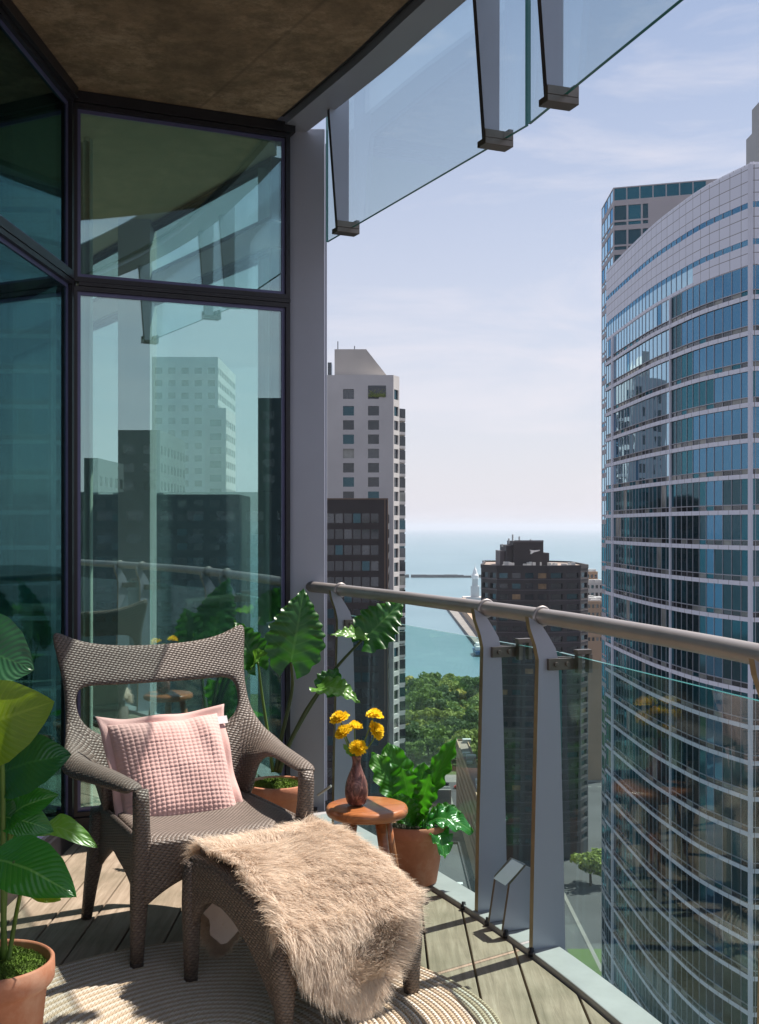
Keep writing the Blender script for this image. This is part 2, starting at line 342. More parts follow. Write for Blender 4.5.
    M['car_a']=m_plain('car_white',(.7,.7,.7),.3,.1); M['car_b']=m_plain('car_black',(.03,.03,.035),.3,.2); M['car_c']=m_plain('car_red',(.35,.04,.03),.3,.1); M['tyre']=m_plain('tyre',(.02,.02,.02),.9)
mk_mats()
# ================================================================ balcony setting
CURVE=[(-3.5,.55),(-2,.9),(-1,1.03),(0,1.06),(1,1.03),(1.5,.98),(2,.91),(2.5,.815),(2.8,.745),(3.1,.66),(3.4,.565),(3.7,.455),(4.0,.33),(4.3,.19),(4.6,.06),(5.1,-.19),(5.4,-.34),(6.0,-.66)]
def edge(Y,off=0):
    x=interp(CURVE,Y); x2=interp(CURVE,Y+.25); x1=interp(CURVE,Y-.25)
    # smoothed
    x=(interp(CURVE,Y-.12)+x+interp(CURVE,Y+.12))/3
    t=Vector((x2-x1,.5)).normalized(); n=Vector((t.y,-t.x))   # outward (+X)
    return Vector((x,Y))+n*off, t, n
ZC=3.205
# deck boards
mb=MB()
k0=-22
for k in range(k0,12):
    xa=.29+.14*k; 
    if xa>1.1: break
    xb=xa+.134
    # far/near limits of this board from curb curve (inner edge)
    def ylim(x):
        best=None; Y=5.5
        while Y>-2:
            if edge(Y,-.035)[0].x>=x: return Y
            Y-=.01
        return None
    ya=ylim(xa); yb=ylim(xb)
    if ya is None: continue
    if yb is None: yb=ya-.4
    if xb<-1.28: ya=yb=min(ya,5.3)
    w=[(xa,-2.0),(xb,-2.0),(xb,min(yb,5.3)),(xa,min(ya,5.3))]
    z1=0.0
    b=len(mb.v)
    vs=[(x,y,-.03) for x,y in w]+[(x,y,z1) for x,y in w]; uv=[(k*.37+.1,0)]*8
    mb.add(vs,[(0,1,5,4),(1,2,6,5),(2,3,7,6),(3,0,4,7),(4,5,6,7)],0,uv)
deck=mb.build('deck',M['deck'],None,kind='structure'); bevel(deck,.003,2)
def band(mb,o0,o1,z0,z1,ya=-2.2,yb=5.36,step=.1,mi=0):
    ys=[]; y=ya
    while y<yb: ys.append(y); y+=step
    ys.append(yb)
    A=[edge(y,o0)[0] for y in ys]; B=[edge(y,o1)[0] for y in ys]
    n=len(ys)
    vs=[(p.x,p.y,z0) for p in A]+[(p.x,p.y,z0) for p in B]+[(p.x,p.y,z1) for p in B]+[(p.x,p.y,z1) for p in A]
    fs=[]
    for i in range(n-1):
        for q in range(4):
            a=q*n; b=((q+1)%4)*n
            fs.append((a+i,b+i,b+i+1,a+i+1))
    fs+=[(0,n,2*n,3*n),(n-1,4*n-1,3*n-1,2*n-1)]
    mb.add(vs,fs,mi)
# underdeck slab
def slab_poly(off,ya=-2.2,yb=5.34):
    pts=[]; y=ya
    while y<yb: pts.append(tuple(edge(y,off)[0])); y+=.1
    pts.append(tuple(edge(yb,off)[0]))
    return pts+[(-3.4,yb),(-3.4,ya)]
mb=MB(); mb.prism(slab_poly(-.005),-.35,-.045); s_=mb.build('deck_slab',M['black'],None,kind='structure')
spts=[]; y_=1.5
while y_<5.6: spts.append(tuple(edge(y_,interp([(1.5,-1.3),(3.0,-1.2),(3.5,-.65),(4.0,-.17),(6,-.17)],y_))[0])); y_+=.1  # out-of-view slab edge near the camera cut back so sun reaches the plants
mb=MB(); mb.prism(spts+[(-3.4,spts[-1][1]),(-3.4,1.5)],ZC,ZC+.3); s_=mb.build('ceiling',M['concrete'],None,kind='structure')
mb=MB(); band(mb,-.13,.0,ZC-.015,ZC+.28,1.5,5.62); eb=mb.build('edge_beam',M['steel'],None,label='long grey steel beam curving along the edge of the concrete ceiling',cat='beam')
mb=MB(); band(mb,-.165,-.135,ZC+.02,ZC+.25,1.5); mb.build('shadow_gap',M['black'],eb)
# ---------------------------------------------------------------- railing
rail=thing('railing','curved grey metal railing with glass panels along the balcony edge','railing',(.4,3.9,0))
def rp(build):  # parent keep world coordinates
    build.parent=rail; build.matrix_parent_inverse=Matrix.Translation(-Vector(rail.location)); return build
mb=MB(); band(mb,-.03,.075,-.3,.018,-2.2,5.3); cu=rp(mb.build('curb',M['curb'])); bevel(cu,.004)
pts=[];y=5.42
while y>-2: p=edge(y,.02)[0]; pts.append((p.x,p.y,1.055)); y-=.06
mb=MB(); mb.tube(pts,.025,24); hr=rp(mb.build('handrail',M['rail'],smooth=True))
def post(Y,parent_fix,label=None):
    c,t,n=edge(Y,.02); T=.016
    mb=MB()
    # profile in (outward offset o, z); plate perpendicular to the rail
    prof_in=[(-.020,.0),(-.014,.3),(-.006,.6),(.0,.85),(.002,.92),(-.008,.965),(-.028,1.02),(-.034,1.055)]
    prof_out=[(.096,.0),(.090,.3),(.082,.6),(.074,.85),(.070,.92),(.061,.955),(.036,.995),(.014,1.026)]
    vs=[]
    for sgn in (-1,1):
        for (o,z) in prof_in+prof_out[::-1]:
            p=Vector((c.x,c.y))+n*(o-.02)+t*T*sgn*.75; vs.append((p.x,p.y,z))
    m=len(prof_in)*2
    N=len(prof_in)
    fs=[]
    for i in range(N-1):
        fs.append((i,i+1,m-2-i,m-1-i)); fs.append((m+i+1,m+i,m+m-1-i,m+m-2-i))
    mb.add(vs,fs,0)
    # edge strips: inner edge bronze
    for i in range(N-1):
        mb.add([vs[i],vs[i+1],vs[m+i+1],vs[m+i]],[(0,1,2,3)],1)
        j=N+i; mb.add([vs[j],vs[j+1],vs[m+j+1],vs[m+j]],[(0,1,2,3)],0)
    mb.add([vs[N-1],vs[N],vs[m+N],vs[m+N-1]],[(0,1,2,3)],0)
    po=rp(mb.build('post',[M['steel'],M['bronze']]))
    # ring round the handrail
    r=MB(); q=[]
    for k in range(25):
        a=2*PI*k/24; p=Vector((c.x,c.y,1.055))+Vector((n.x,n.y,0))*math.cos(a)*.0275+Vector((0,0,1))*math.sin(a)*.0275; q.append(p)
    r.tube(q,.006,8); ro=r.build('collar',M['rail'],po,smooth=True)
    # clamp
    for zc in (.905,):
        cl=MB()
        def ob(o0,o1,t0,t1,z0,z1):
            P=[Vector((c.x,c.y))+n*(o-.02)+t*tt for o,tt in ((o0,t0),(o1,t0),(o1,t1),(o0,t1))]
            cl.prism([(p.x,p.y) for p in P],z0,z1)
        ob(.03,.135,-.026,-.0125,zc-.018,zc+.018); ob(.03,.135,.0125,.026,zc-.018,zc+.018)
        ob(.120,.135,-.05,-.0265,zc-.028,zc+.030); ob(.118,.170,-.05,-.0245,zc+.0305,zc+.045); ob(.158,.172,-.05,-.0265,zc-.028,zc+.030)
        for o in (.055,.095):
            a=Vector((c.x,c.y))+n*(o-.02)-t*.0265; b=a-t*.006
            cl.tube([(a.x,a.y,zc),(b.x,b.y,zc)],.008,10)
        co=cl.build('clamp',M['clampm'],po); bevel(co,.0015)
    return po
POSTS=[5.1,3.95,3.6,2.45,2.08,1.0,.6,-.6]
for Y in POSTS: post(Y,None)
def glass_strip(ya,yb,off,z0a,z1a,name,mat,par_fn,thick=.012,step=.06,ztab=None):
    mb=MB(); n=max(1,int(abs(yb-ya)/step)); ys=[lerp(ya,yb,i/n) for i in range(n+1)]
    A=[edge(y,off)[0] for y in ys]; B=[edge(y,off+thick)[0] for y in ys]; m=n+1
    vs=[(p.x,p.y,z0a) for p in A]+[(p.x,p.y,z1a) for p in A]+[(p.x,p.y,z0a) for p in B]+[(p.x,p.y,z1a) for p in B]
    f=[];e=[]
    for i in range(n):
        f.append((i,i+1,m+i+1,m+i)); f.append((2*m+i,3*m+i,3*m+i+1,2*m+i+1))
        e.append((m+i,m+i+1,3*m+i+1,3*m+i)); e.append((i+1,i,2*m+i,2*m+i+1))
    e+=[(0,m,3*m,2*m),(n,2*m+n,3*m+n,m+n)]
    mb.add(vs,f,0); mb.add(vs,e,1)
    return par_fn(mb.build(name,[mat,M['glass_edge']]))
for a,b in ((5.28,3.69),(3.675,2.36),(2.345,.86),(.84,-.9)):
    glass_strip(a,b,.125,-.12,.93,'glass_panel',M['guard_glass'],rp,step=9)
# stub bracket between the two middle posts
c,t,n=edge(3.80,.02)
mb=MB()
for dt in (-.055,.04):
    p=lambda o,z,tt: (c.x+n.x*(o-.02)+t.x*tt, c.y+n.y*(o-.02)+t.y*tt, z)
    pr=[(-.035,.02),(.075,.02),(.10,.20),(.05,.225),(-.01,.17)]
    vs=[p(o,z,dt) for o,z in pr]+[p(o,z,dt+.012) for o,z in pr]; m=5
    mb.add(vs,[(0,1,2,3,4),(9,8,7,6,5)],0); mb.add(vs,[(i,(i+1)%5,5+(i+1)%5,5+i) for i in range(5)],1)
vs=[p(-.02,.165,-.043),p(-.02,.165,.04),p(.05,.222,.04),p(.05,.222,-.043)]
mb.add(vs,[(0,1,2,3)],0); bk=rp(mb.build('stub_bracket',[M['steel'],M['clampm']]))
# curb bolts
for Y in (4.02,3.86,3.74,3.58):
    p=edge(Y,-.028)[0]; mb=MB(); mb.lathe([(.0,.0),(.012,.0),(.012,.010),(.009,.014),(.007,.014),(.007,.024),(.0,.026)],(p.x,p.y,.004),12,cap=False); rp(mb.build('bolt',M['black'],smooth=True))
# mid floor rod near the column
mb=MB(); mb.tube([at(318,795,5.2),at(331,786,5.12)],.006,8); rp(mb.build('tie_rod',M['rail']))
# ---------------------------------------------------------------- overhead glass screen
scr=thing('glass_screen','row of clear glass panels hanging on steel fins below the ceiling edge','glass screen',(.45,3.9,ZC))
def sp_(b): b.parent=scr; b.matrix_parent_inverse=Matrix.Translation(-Vector(scr.location)); return b
for Y in (5.12,3.95,3.56,2.5):
    c,t,n=edge(Y,0); T=.012
    mb=MB(); pr=[(-.03,ZC+.25),(-.03,ZC-.03),(.010,ZC-.54),(.064,ZC-.54),(.066,ZC+.25)]
    vs=[]
    for s in (-1,1):
        for o,z in pr: vs.append((c.x+n.x*o+t.x*T*s,c.y+n.y*o+t.y*T*s,z))
    mb.add(vs,[(0,1,2,3,4),(9,8,7,6,5)]); mb.add(vs,[(i,(i+1)%5,5+(i+1)%5,5+i) for i in range(5)],1)
    fo=sp_(mb.build('fin',[M['steel'],M['steel_dark']]))
    cl=MB()
    def ob(o0,o1,t0,t1,z0,z1):
        P=[Vector((c.x,c.y))+n*o+t*tt for o,tt in ((o0,t0),(o1,t0),(o1,t1),(o0,t1))]
        cl.prism([(q.x,q.y) for q in P],z0,z1)
    z=ZC-.53
    ob(.0,.095,-.03,-.0125,z-.008,z+.02); ob(.066,.074,-.03,.03,z-.008,z+.02); ob(.0,.11,-.03,.03,z-.03,z-.009); ob(.092,.11,-.03,.03,z-.008,z+.03)
    co=cl.build('clamp',M['clampm'],fo); bevel(co,.002)
for a,b in ((5.36,3.80),(3.785,2.4)):
    glass_strip(a,b,.078,2.672,3.45,'glass_panel',M['screen_glass'],sp_,step=9)
# ---------------------------------------------------------------- steel column
c,t,n=edge(5.31,-.06)
col=thing('steel_column','tall lavender grey steel column at the end of the railing','column',(-.352,5.41,0))
mb=MB(); mb.box((-.095,-.012,0),(.095,.012,ZC)); cb=mb.build('flange',M['steel'],col); bevel(cb,.004)
mb=MB(); mb.box((-.009,.0125,0),(.009,.20,ZC-.002)); mb.build('web',M['steel'],col)
mb=MB(); mb.box((-.095,.2005,0),(.095,.225,ZC)); mb.build('flange',M['steel'],col)
mb=MB(); mb.box((-.06,-.03,-.01),(.06,-.0125,.02)); mb.build('cap_plate',M['steel_dark'],col)
pass
# ---------------------------------------------------------------- glazed apartment wall
A0=Vector((-1.33,4.95)); A1=Vector((-.425,5.348)); eA=(A1-A0).normalized(); nA=Vector((eA.y,-eA.x)); LA=(A1-A0).length
apt=thing('apartment_wall','black framed floor to ceiling windows of the apartment beside the balcony','glass wall',(A0.x,A0.y,0))
def ap(b,par=None):
    b.parent=par or apt
    if not par: b.matrix_parent_inverse=Matrix.Translation(-Vector(apt.location))
    return b
def abox(mb,s0,s1,d0,d1,z0,z1,o=A0,e=eA,n=nA,mi=0):
    P=[o+e*s0+n*d0,o+e*s1+n*d0,o+e*s1+n*d1,o+e*s0+n*d1]; mb.prism([(p.x,p.y) for p in P],z0,z1,mi)
def window(o,e,n,s0,s1,z0,z1,glass,fw=.028):
    mb=MB()
    abox(mb,s0,s0+fw,-.03,.03,z0,z1,o,e,n); abox(mb,s1-fw,s1,-.03,.03,z0,z1,o,e,n)
    abox(mb,s0+fw,s1-fw,-.03,.03,z0,z0+fw,o,e,n); abox(mb,s0+fw,s1-fw,-.03,.03,z1-fw,z1,o,e,n)
    w=ap(mb.build('window',M['black'])); 
    g=MB(); abox(g,s0+fw,s1-fw,-.006,.006,z0+fw,z1-fw,o,e,n); ap(g.build('pane',glass),w)
    q=MB(); f2=fw+.016
    abox(q,s0+fw,s0+f2,.0062,.012,z0+f2,z1-f2,o,e,n); abox(q,s1-f2,s1-fw,.0062,.012,z0+f2,z1-f2,o,e,n)
    abox(q,s0+fw,s1-fw,.0062,.012,z0+fw,z0+f2,o,e,n); abox(q,s0+fw,s1-fw,.0062,.012,z1-f2,z1-fw,o,e,n); ap(q.build('seal',M['seal']),w)
window(A0,eA,nA,.005,LA,.09,2.37,M['window_glass'],.02); window(A0,eA,nA,.005,LA,2.39,ZC-.05,M['window_glass'],.02)
mb=MB(); abox(mb,-.03,LA+.02,-.06,.045,0,.088); abox(mb,-.03,LA+.02,-.06,.045,ZC-.048,ZC-.002); abox(mb,.03,LA,-.05,.034,2.372,2.388)
mb.prism([(A0.x-.045,A0.y-.058),(A0.x+.022,A0.y-.058),(A0.x+.022,A0.y-.004),(A0.x-.045,A0.y+.06)],.089,ZC-.05)
ap(mb.build('frame',M['black']))
B0=Vector((-1.33,4.89)); eB=Vector((-.03,-1)).normalized(); nB=Vector((-eB.y,eB.x)); nB=nB if nB.x>0 else -nB
s=0
for L in (1.5,1.6,1.6,1.6):
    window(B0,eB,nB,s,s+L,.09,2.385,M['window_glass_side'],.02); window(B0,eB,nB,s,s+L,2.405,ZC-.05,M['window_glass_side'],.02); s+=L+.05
mb=MB(); abox(mb,.0,s,-.06,.045,0,.088,B0,eB,nB); abox(mb,.0,s,-.06,.05,ZC-.048,ZC-.002,B0,eB,nB); abox(mb,.0,s,-.03,.034,2.387,2.403,B0,eB,nB)
q=0
for L in (1.5,1.6,1.6): q+=L; abox(mb,q+.002,q+.048,-.05,.04,.09,ZC-.05,B0,eB,nB); q+=.05
ap(mb.build('frame',M['black']))
# rooms behind: a corner room glazed on its far diagonal side
RX0,RY0,RY1=-7.0,-2.0,9.6
D0=Vector((-.50,5.60)); D1=Vector((-3.15,9.55)); eD=(D1-D0).normalized(); nD=Vector((eD.y,-eD.x)); LD=(D1-D0).length
mb=MB()
for y in (-2,1,4,7): mb.box((RX0-.2,y,0.0),(RX0,y+.3,ZC))  # unseen left wall kept open between piers to let daylight into the room
mb.box((RX0,RY1,0.0),(-3.2,RY1+.2,ZC)); mb.box((RX0,RY0-.2,0),(-1.5,RY0,ZC))
ap(mb.build('room_wall',M['room_wall']))
rpoly=[(RX0,RY0),(-1.55,RY0),(-1.40,4.88),(-.5,5.42),(D0.x,D0.y),(D1.x,D1.y),(D1.x,RY1),(RX0,RY1)]
mb=MB(); mb.prism(rpoly,-.04,.02); ap(mb.build('room_floor',M['room_floor']))
mb=MB(); mb.prism(rpoly,ZC-.06,ZC); ap(mb.build('room_ceiling',M['room_ceiling']))
mb=MB(); abox(mb,0,LD,-.04,.04,2.70,2.82,D0,eD,nD); ap(mb.build('transom',M['room_col']))
s_=0
for L in (1.62,1.35,1.6):
    L=min(L,LD-s_); window(D0,eD,nD,s_,s_+L,.03,2.69,M['guard_glass'],.02); window(D0,eD,nD,s_,s_+L,2.83,ZC-.07,M['guard_glass'],.02); s_+=L+.02
def wpx(px,Y): return (px-CX)*Y/F
mb=MB(); Y=6.75; mb.box((wpx(118,Y),Y,.02),(wpx(150,Y),Y+.2,ZC-.06)); ap(mb.build('room_column',M['room_col']))
mb=MB(); Y=5.70; mb.box((wpx(258,Y),Y,.02),(wpx(274,Y),Y+.06,ZC-.06)); ap(mb.build('room_column',M['room_wall']))
def curtain(x0,x1,Y,label):
    mb=MB(); nw=max(2,int((x1-x0)/.07))
    mb.grid(lambda u,v:(lerp(x0,x1,u),Y+.03*math.sin(u*nw*2*PI),lerp(.03,ZC-.07,v)),nw*10,2)
    tag(mb.build('curtain',M['curtain'],None,smooth=True),label,'curtain')
curtain(wpx(80,5.35),wpx(93,5.35),5.35,'narrow pale green curtain hanging behind the window beside the black corner frame')
# left room curtain
mb=MB(); mb.grid(lambda u,v:(lerp(-1.95,-1.60,u),5.02+.03*math.sin(u*8*2*PI),lerp(.03,ZC-.07,v)),80,2)
tag(mb.build('curtain',M['curtain'],None,smooth=True),'pale curtain behind the side window at the left edge of the photo','curtain')
# sofa inside
so=thing('sofa','grey sofa inside the room behind the armchair','sofa',(-2.35,6.6,.02))
mb=MB(); mb.box((-.9,-.4,.08),(.6,.4,.42)); bevel(mb.build('seat',M['sofa'],so),.05,3)
mb=MB(); mb.box((-.9,.25,.425),(.6,.45,.85)); bevel(mb.build('backrest',M['sofa'],so),.06,3)
for x in (-.8,.45):
    mb=MB(); mb.box((x,-.35,0),(x+.06,-.29,.079)); mb.build('leg',M['black'],so)
for i,(x,lab) in enumerate(((-.45,'square grey cushion on the left of the sofa behind the glass'),(.1,'square grey cushion on the right of the sofa behind the glass'))):
    mb=MB()
    def P(u,v,sg):
        a=2*u-1;b=2*v-1; th=.09*max(0,(1-a**4)*(1-b**4))**.6
        return Vector((a*.24*(1-.06*b*b),sg*th+.05*b,b*.22*(1-.06*a*a)))
    mb.grid(lambda u,v:P(u,v,-1),12,12); mb.grid(lambda u,v:P(u,v,1),12,12,flip=True)
    c_=mb.build('cushion',M['sofa'],None,smooth=True,label=lab,cat='cushion'); c_.location=(-2.35+x,6.6+.05,.68)
# ================================================================ rug
RC=Vector((-.42,2.95)); RR=.755
mb=MB(); NR=54; w=RR/NR; prof=[]; 
n=160; vs=[];uvs=[];rows=[]
for i in range(NR):
    for j in range(4):
        r=(i+j/4)*w; z=.003+.007*math.sin(PI*j/4)**.6 if j else .003; rows.append((r,z,i+j/4+.001))
rows.append((RR,.001,NR-.01))
for r,z,u in rows:
    for k in range(n+1):
        a=2*PI*k/n; rr=r*(1+.004*math.sin(3*a+1)+.003*math.sin(7*a)); wob=.0015*noise.noise(Vector((math.cos(a)*r*9,math.sin(a)*r*9,3)))
        vs.append((rr*math.cos(a),rr*math.sin(a),z+wob)); uvs.append((u,a*max(r,.01)))
m=n+1
mb.add(vs,[(i*m+k,(i+1)*m+k,(i+1)*m+k+1,i*m+k+1) for i in range(len(rows)-1) for k in range(n)],0,uvs)
rug=mb.build('rug',M['rug'],None,smooth=False,label='round braided jute rug with cream and tan rings under the ottoman',cat='rug'); rug.location=(RC.x,RC.y,.0035)
# ================================================================ armchair
TH=R(29); C0=(-.50,3.61,0)
ch=thing('armchair','woven brown wicker armchair with a pink pillow on its seat','armchair',C0,TH)
cage={ 'A0':(0,.68,.905),'A1':(.18,.68,.912),'A2':(.295,.685,.94),'A3':(.375,.695,.992),
 'Am0':(0,.655,.84),'Am1':(.18,.655,.842),'Am2':(.285,.655,.852),'Am3':(.352,.66,.875),
 'B0':(0,.62,.772),'B1':(.18,.62,.772),'B2':(.290,.622,.780),'B3':(.338,.63,.79),
 'C2':(.302,.60,.715),'C3':(.338,.605,.72),
 'D0':(0,.56,.580),'D1':(.17,.56,.588),'D2':(.285,.565,.645),'W0':(.345,.575,.66),
 'Dm0':(0,.50,.50),'Dm1':(.15,.50,.50),'Dm2':(.25,.49,.52),
 'E0':(0,.465,.37),'E1':(.15,.46,.37),'E2':(.235,.43,.37),
 'W1':(.365,.50,.603),'W2':(.352,.40,.575),'W3':(.345,.27,.566),'W4':(.322,.10,.560),'W5':(.30,-.055,.556),
 'Mi':(.280,.45,.53),'I3':(.283,.32,.553),'I4':(.262,.10,.553),'I5':(.245,-.055,.549),
 'O1':(.395,.45,.545),'O2':(.40,.36,.525),'O3':(.372,.26,.525),'O4':(.340,.10,.535),'O5':(.308,-.055,.536),
 'S1':(.243,.42,.37),'S2':(.25,.37,.37),'Si':(.268,.355,.47)}
faces=['A0 A1 Am1 Am0','A1 A2 Am2 Am1','A2 A3 Am3 Am2','Am0 Am1 B1 B0','Am1 Am2 B2 B1','Am2 Am3 B3 B2','B2 B3 C3 C2','C2 C3 W0 D2','D0 D1 Dm1 Dm0','D1 D2 Dm2 Dm1','Dm0 Dm1 E1 E0','Dm1 Dm2 E2 E1',
 'D2 W0 W1 Dm2','Dm2 W1 W2 Mi','Dm2 Mi S1 E2','Mi W2 W3 I3','Mi I3 Si S1','S1 Si S2','I3 W3 W4 I4','I4 W4 W5 I5','W1 O1 O2 W2','W2 O2 O3 W3','W3 O3 O4 W4','W4 O4 O5 W5']
vs=[];fs=[];idx={}
for s in (1,-1):
    for k,p in cage.items():
        if s==-1 and p[0]==0: idx[(s,k)]=idx[(1,k)]; continue
        idx[(s,k)]=len(vs); vs.append((s*p[0],p[1],p[2]))
    for f in faces:
        q=[idx[(s,k)] for k in f.split()]; fs.append(q if s==1 else q[::-1])
mb=MB(); mb.add(vs,fs); bo=mb.build('backrest',M['rattan'],ch)
md=bo.modifiers.new('s','SOLIDIFY'); md.thickness=.028; md.offset=0; md.use_even_offset=True
md=bo.modifiers.new('ss','SUBSURF'); md.levels=3; md.render_levels=3
finalize(bo)
mb=MB()
def seatP(u,v):
    x=2*u-1; hw=lerp(.262,.235,v); fr=-.06-.045*(1-x*x); y=lerp(fr,.47,v)
    z=.405-.018*math.sin(PI*min(1,v*1.1))*(1-x*x)-.03*max(0,(1-v*9))**2
    return Vector((x*hw,y,z))
mb.grid(seatP,16,16); se=mb.build('seat',M['rattan'],ch); md=se.modifiers.new('s','SOLIDIFY'); md.thickness=.03; md.offset=-1; md=se.modifiers.new('ss','SUBSURF'); md.levels=1; finalize(se)
# aprons
def apron(parent,top,bot,n=24,thick=.022,name='apron'):
    mb=MB(); mb.grid(lambda u,v:Vector(bot(u)).lerp(Vector(top(u)),v),n,6); o=mb.build(name,M['rattan'],parent)
    md=o.modifiers.new('s','SOLIDIFY'); md.thickness=thick; md.offset=0; md=o.modifiers.new('ss','SUBSURF'); md.levels=1; return finalize(o)
fx=lambda u:(2*u-1)
apron(ch,lambda u:(fx(u)*.265,-.055-.045*(1-fx(u)**2),.40),lambda u:(fx(u)*.265,-.050-.042*(1-fx(u)**2),.30-.11*abs(fx(u))**2.4),name='front_apron')
for s in (-1,1):
    apron(ch,lambda u:(s*lerp(.268,.25,u),lerp(-.04,.47,u),.40),lambda u:(s*lerp(.268,.25,u),lerp(-.03,.47,u),.27-.09*abs(2*u-1)**2.2+.02*math.exp(-((u-.62)/.12)**2)),name='side_apron')
apron(ch,lambda u:(fx(u)*.24,.47,.40),lambda u:(fx(u)*.24,.475,.30-.10*abs(fx(u))**2.4),name='back_apron')
def leg(parent,pts,rad,name='leg',capz=.03):
    mb=MB(); mb.tube(pts,rad,16,sq=.8); o=finalize(mb.build(name,M['rattan'],parent))
    # dark foot cap
    p0=Vector(pts[0]); p1=Vector(pts[1]); d=(p1-p0).normalized()
    c=MB(); c.tube([p0-d*.001,p0+d*capz*.5,p0+d*capz],[rad[0]*.92,rad[0]*1.06,rad[0]*1.04],16,sq=.8); c.build('foot_cap',M['rattan_dark'],o,smooth=True); return o
for s in (-1,1):
    leg(ch,[(s*.272,-.010,0.0),(s*.272,-.02,.10),(s*.270,-.034,.24),(s*.268,-.045,.36),(s*.270,-.052,.45),(s*.272,-.055,.52),(s*.272,-.050,.551)],[.0185,.022,.027,.030,.024,.024,.022])
    leg(ch,[(s*.286,.515,0.0),(s*.276,.495,.12),(s*.262,.47,.25),(s*.255,.45,.38)],[.017,.022,.03,.032])
    # arm support behind
    if 0: leg(ch,[(s*.268,.24,.36),(s*.275,.25,.44),(s*.305,.27,.53)],[.03,.026,.024],name='arm_support',capz=.002)
# ---------------------------------------------------------------- pillow
pl=MB(); S=.198
def cush(u,v,sg):
    a=2*u-1;b=2*v-1
    inner=max(0,(1-abs(a)**3.2)*(1-abs(b)**3.2)); th=.072*inner**.55
    x=a*S*(1-.05*(1-b*b)); z=b*S*(1-.06*(1-a*a))
    wx=abs(math.sin(PI*a*12)); wz=abs(math.sin(PI*b*14)); th+=.0034*(wx*wz)**.5*(1 if inner>.02 else 0)
    fold=.012*math.exp(-((a*.8+b*.6-.9)/.25)**2)*math.sin(6*a)+.01*noise.noise(Vector((a*1.5,b*1.5,sg)))
    return Vector((x,sg*th+fold,z))
pl.grid(lambda u,v:cush(u,v,-1),156,156); pl.grid(lambda u,v:cush(u,v,1),60,60,flip=True)
pil=thing('pillow','pink waffle textured square pillow leaning in the armchair','pillow')
cov=pl.build('cover',M['pink'],pil,smooth=True)
fl=MB(); 
def flan(u,v):   # flange ring, u around
    k=u*4; side=int(k)%4; f=(k%1)*2-1
    r=lerp(.93,1.13,v); a,b=((f,-1),(1,f),(-f,1),(-1,-f))[side]
    ox=a*S*r*(1-.05*(1-b*b)); oz=b*S*r*(1-.06*(1-a*a)); cor=abs(f)**6
    return Vector((ox*(1+.03*cor),.010*math.sin(u*2*PI*9)*v+.012*noise.noise(Vector((a*1.5,b*1.5,1))),oz*(1+.03*cor)))
fl.grid(flan,160,3); fo=fl.build('flange',M['pink'],pil); md=fo.modifiers.new('s','SOLIDIFY'); md.thickness=.006; md.offset=0; finalize(fo)
tg=MB(); tg.box((S*.93,-.004,S*.78),(S*1.15,-.002,S*.92)); tg.build('care_tag',M['tagm'],pil)
# place in chair: seat point local (0,.25,.40)
Mch=Matrix.Translation(Vector(C0))@Matrix.Rotation(TH,4,'Z')
pil.matrix_world=Mch@Matrix.Translation((-.035,.345,.50))@Matrix.Rotation(R(-30),4,'X')@Matrix.Rotation(R(-1),4,'Y')@Matrix.Rotation(R(-2),4,'Z')
# ================================================================ ottoman
e1=Vector((.64,-.77)).normalized(); e2=Vector((-e1.y,e1.x)); OB=Vector((-.551,3.36)); OL,OW=.48,.44
ot=thing('ottoman','woven wicker ottoman under the sheepskin in front of the armchair','ottoman',(OB.x,OB.y,0),math.atan2(e1.y,e1.x))
# local x along e1 (0..OL), y along e2 (0..OW)
ZT=[(-.05,.372),(0,.378),(.08,.384),(.16,.378),(.24,.362),(.32,.338),(.40,.306),(.46,.272),(.50,.245)]
def zt(a): return (interp(ZT,a-.02)+interp(ZT,a)+interp(ZT,a+.02))/3
mb=MB(); mb.grid(lambda u,v:Vector((lerp(-.01,.485,u),lerp(-.008,OW+.008,v),zt(lerp(0,.48,u))-.012*math.sin(PI*v))),24,12)
o=mb.build('seat',M['rattan'],ot); md=o.modifiers.new('s','SOLIDIFY'); md.thickness=.03; md.offset=-1; md=o.modifiers.new('ss','SUBSURF'); md.levels=1; finalize(o)
BT=[(0,.13),(.035,.19),(.07,.245),(.12,.268),(.18,.266),(.24,.245),(.31,.20),(.37,.145),(.42,.085),(.46,.03)]
for yy in (.0,OW):
    apron(ot,lambda u:(lerp(0,.475,u),yy,zt(.475*u)-.012),lambda u:(lerp(0,.455,u),yy,interp(BT,.455*u)),40,.026,'side_panel')
apron(ot,lambda u:(.475,lerp(.0,OW,u),.25),lambda u:(.475,lerp(.0,OW,u),.19-.10*abs(2*u-1)**2.5),30,.026,'front_panel')
apron(ot,lambda u:(.0,lerp(.0,OW,u),.365),lambda u:(.0,lerp(.0,OW,u),.26-.10*abs(2*u-1)**2.5),30,.026,'back_panel')
for yy in (.0,OW):
    leg(ot,[(.0,yy,0),(.002,yy,.12),(.004,yy,.24),(.006,yy,.362)],[.017,.022,.026,.024])
    leg(ot,[(.475,yy,0),(.472,yy,.08),(.468,yy,.16),(.462,yy,.262)],[.018,.024,.031,.026])
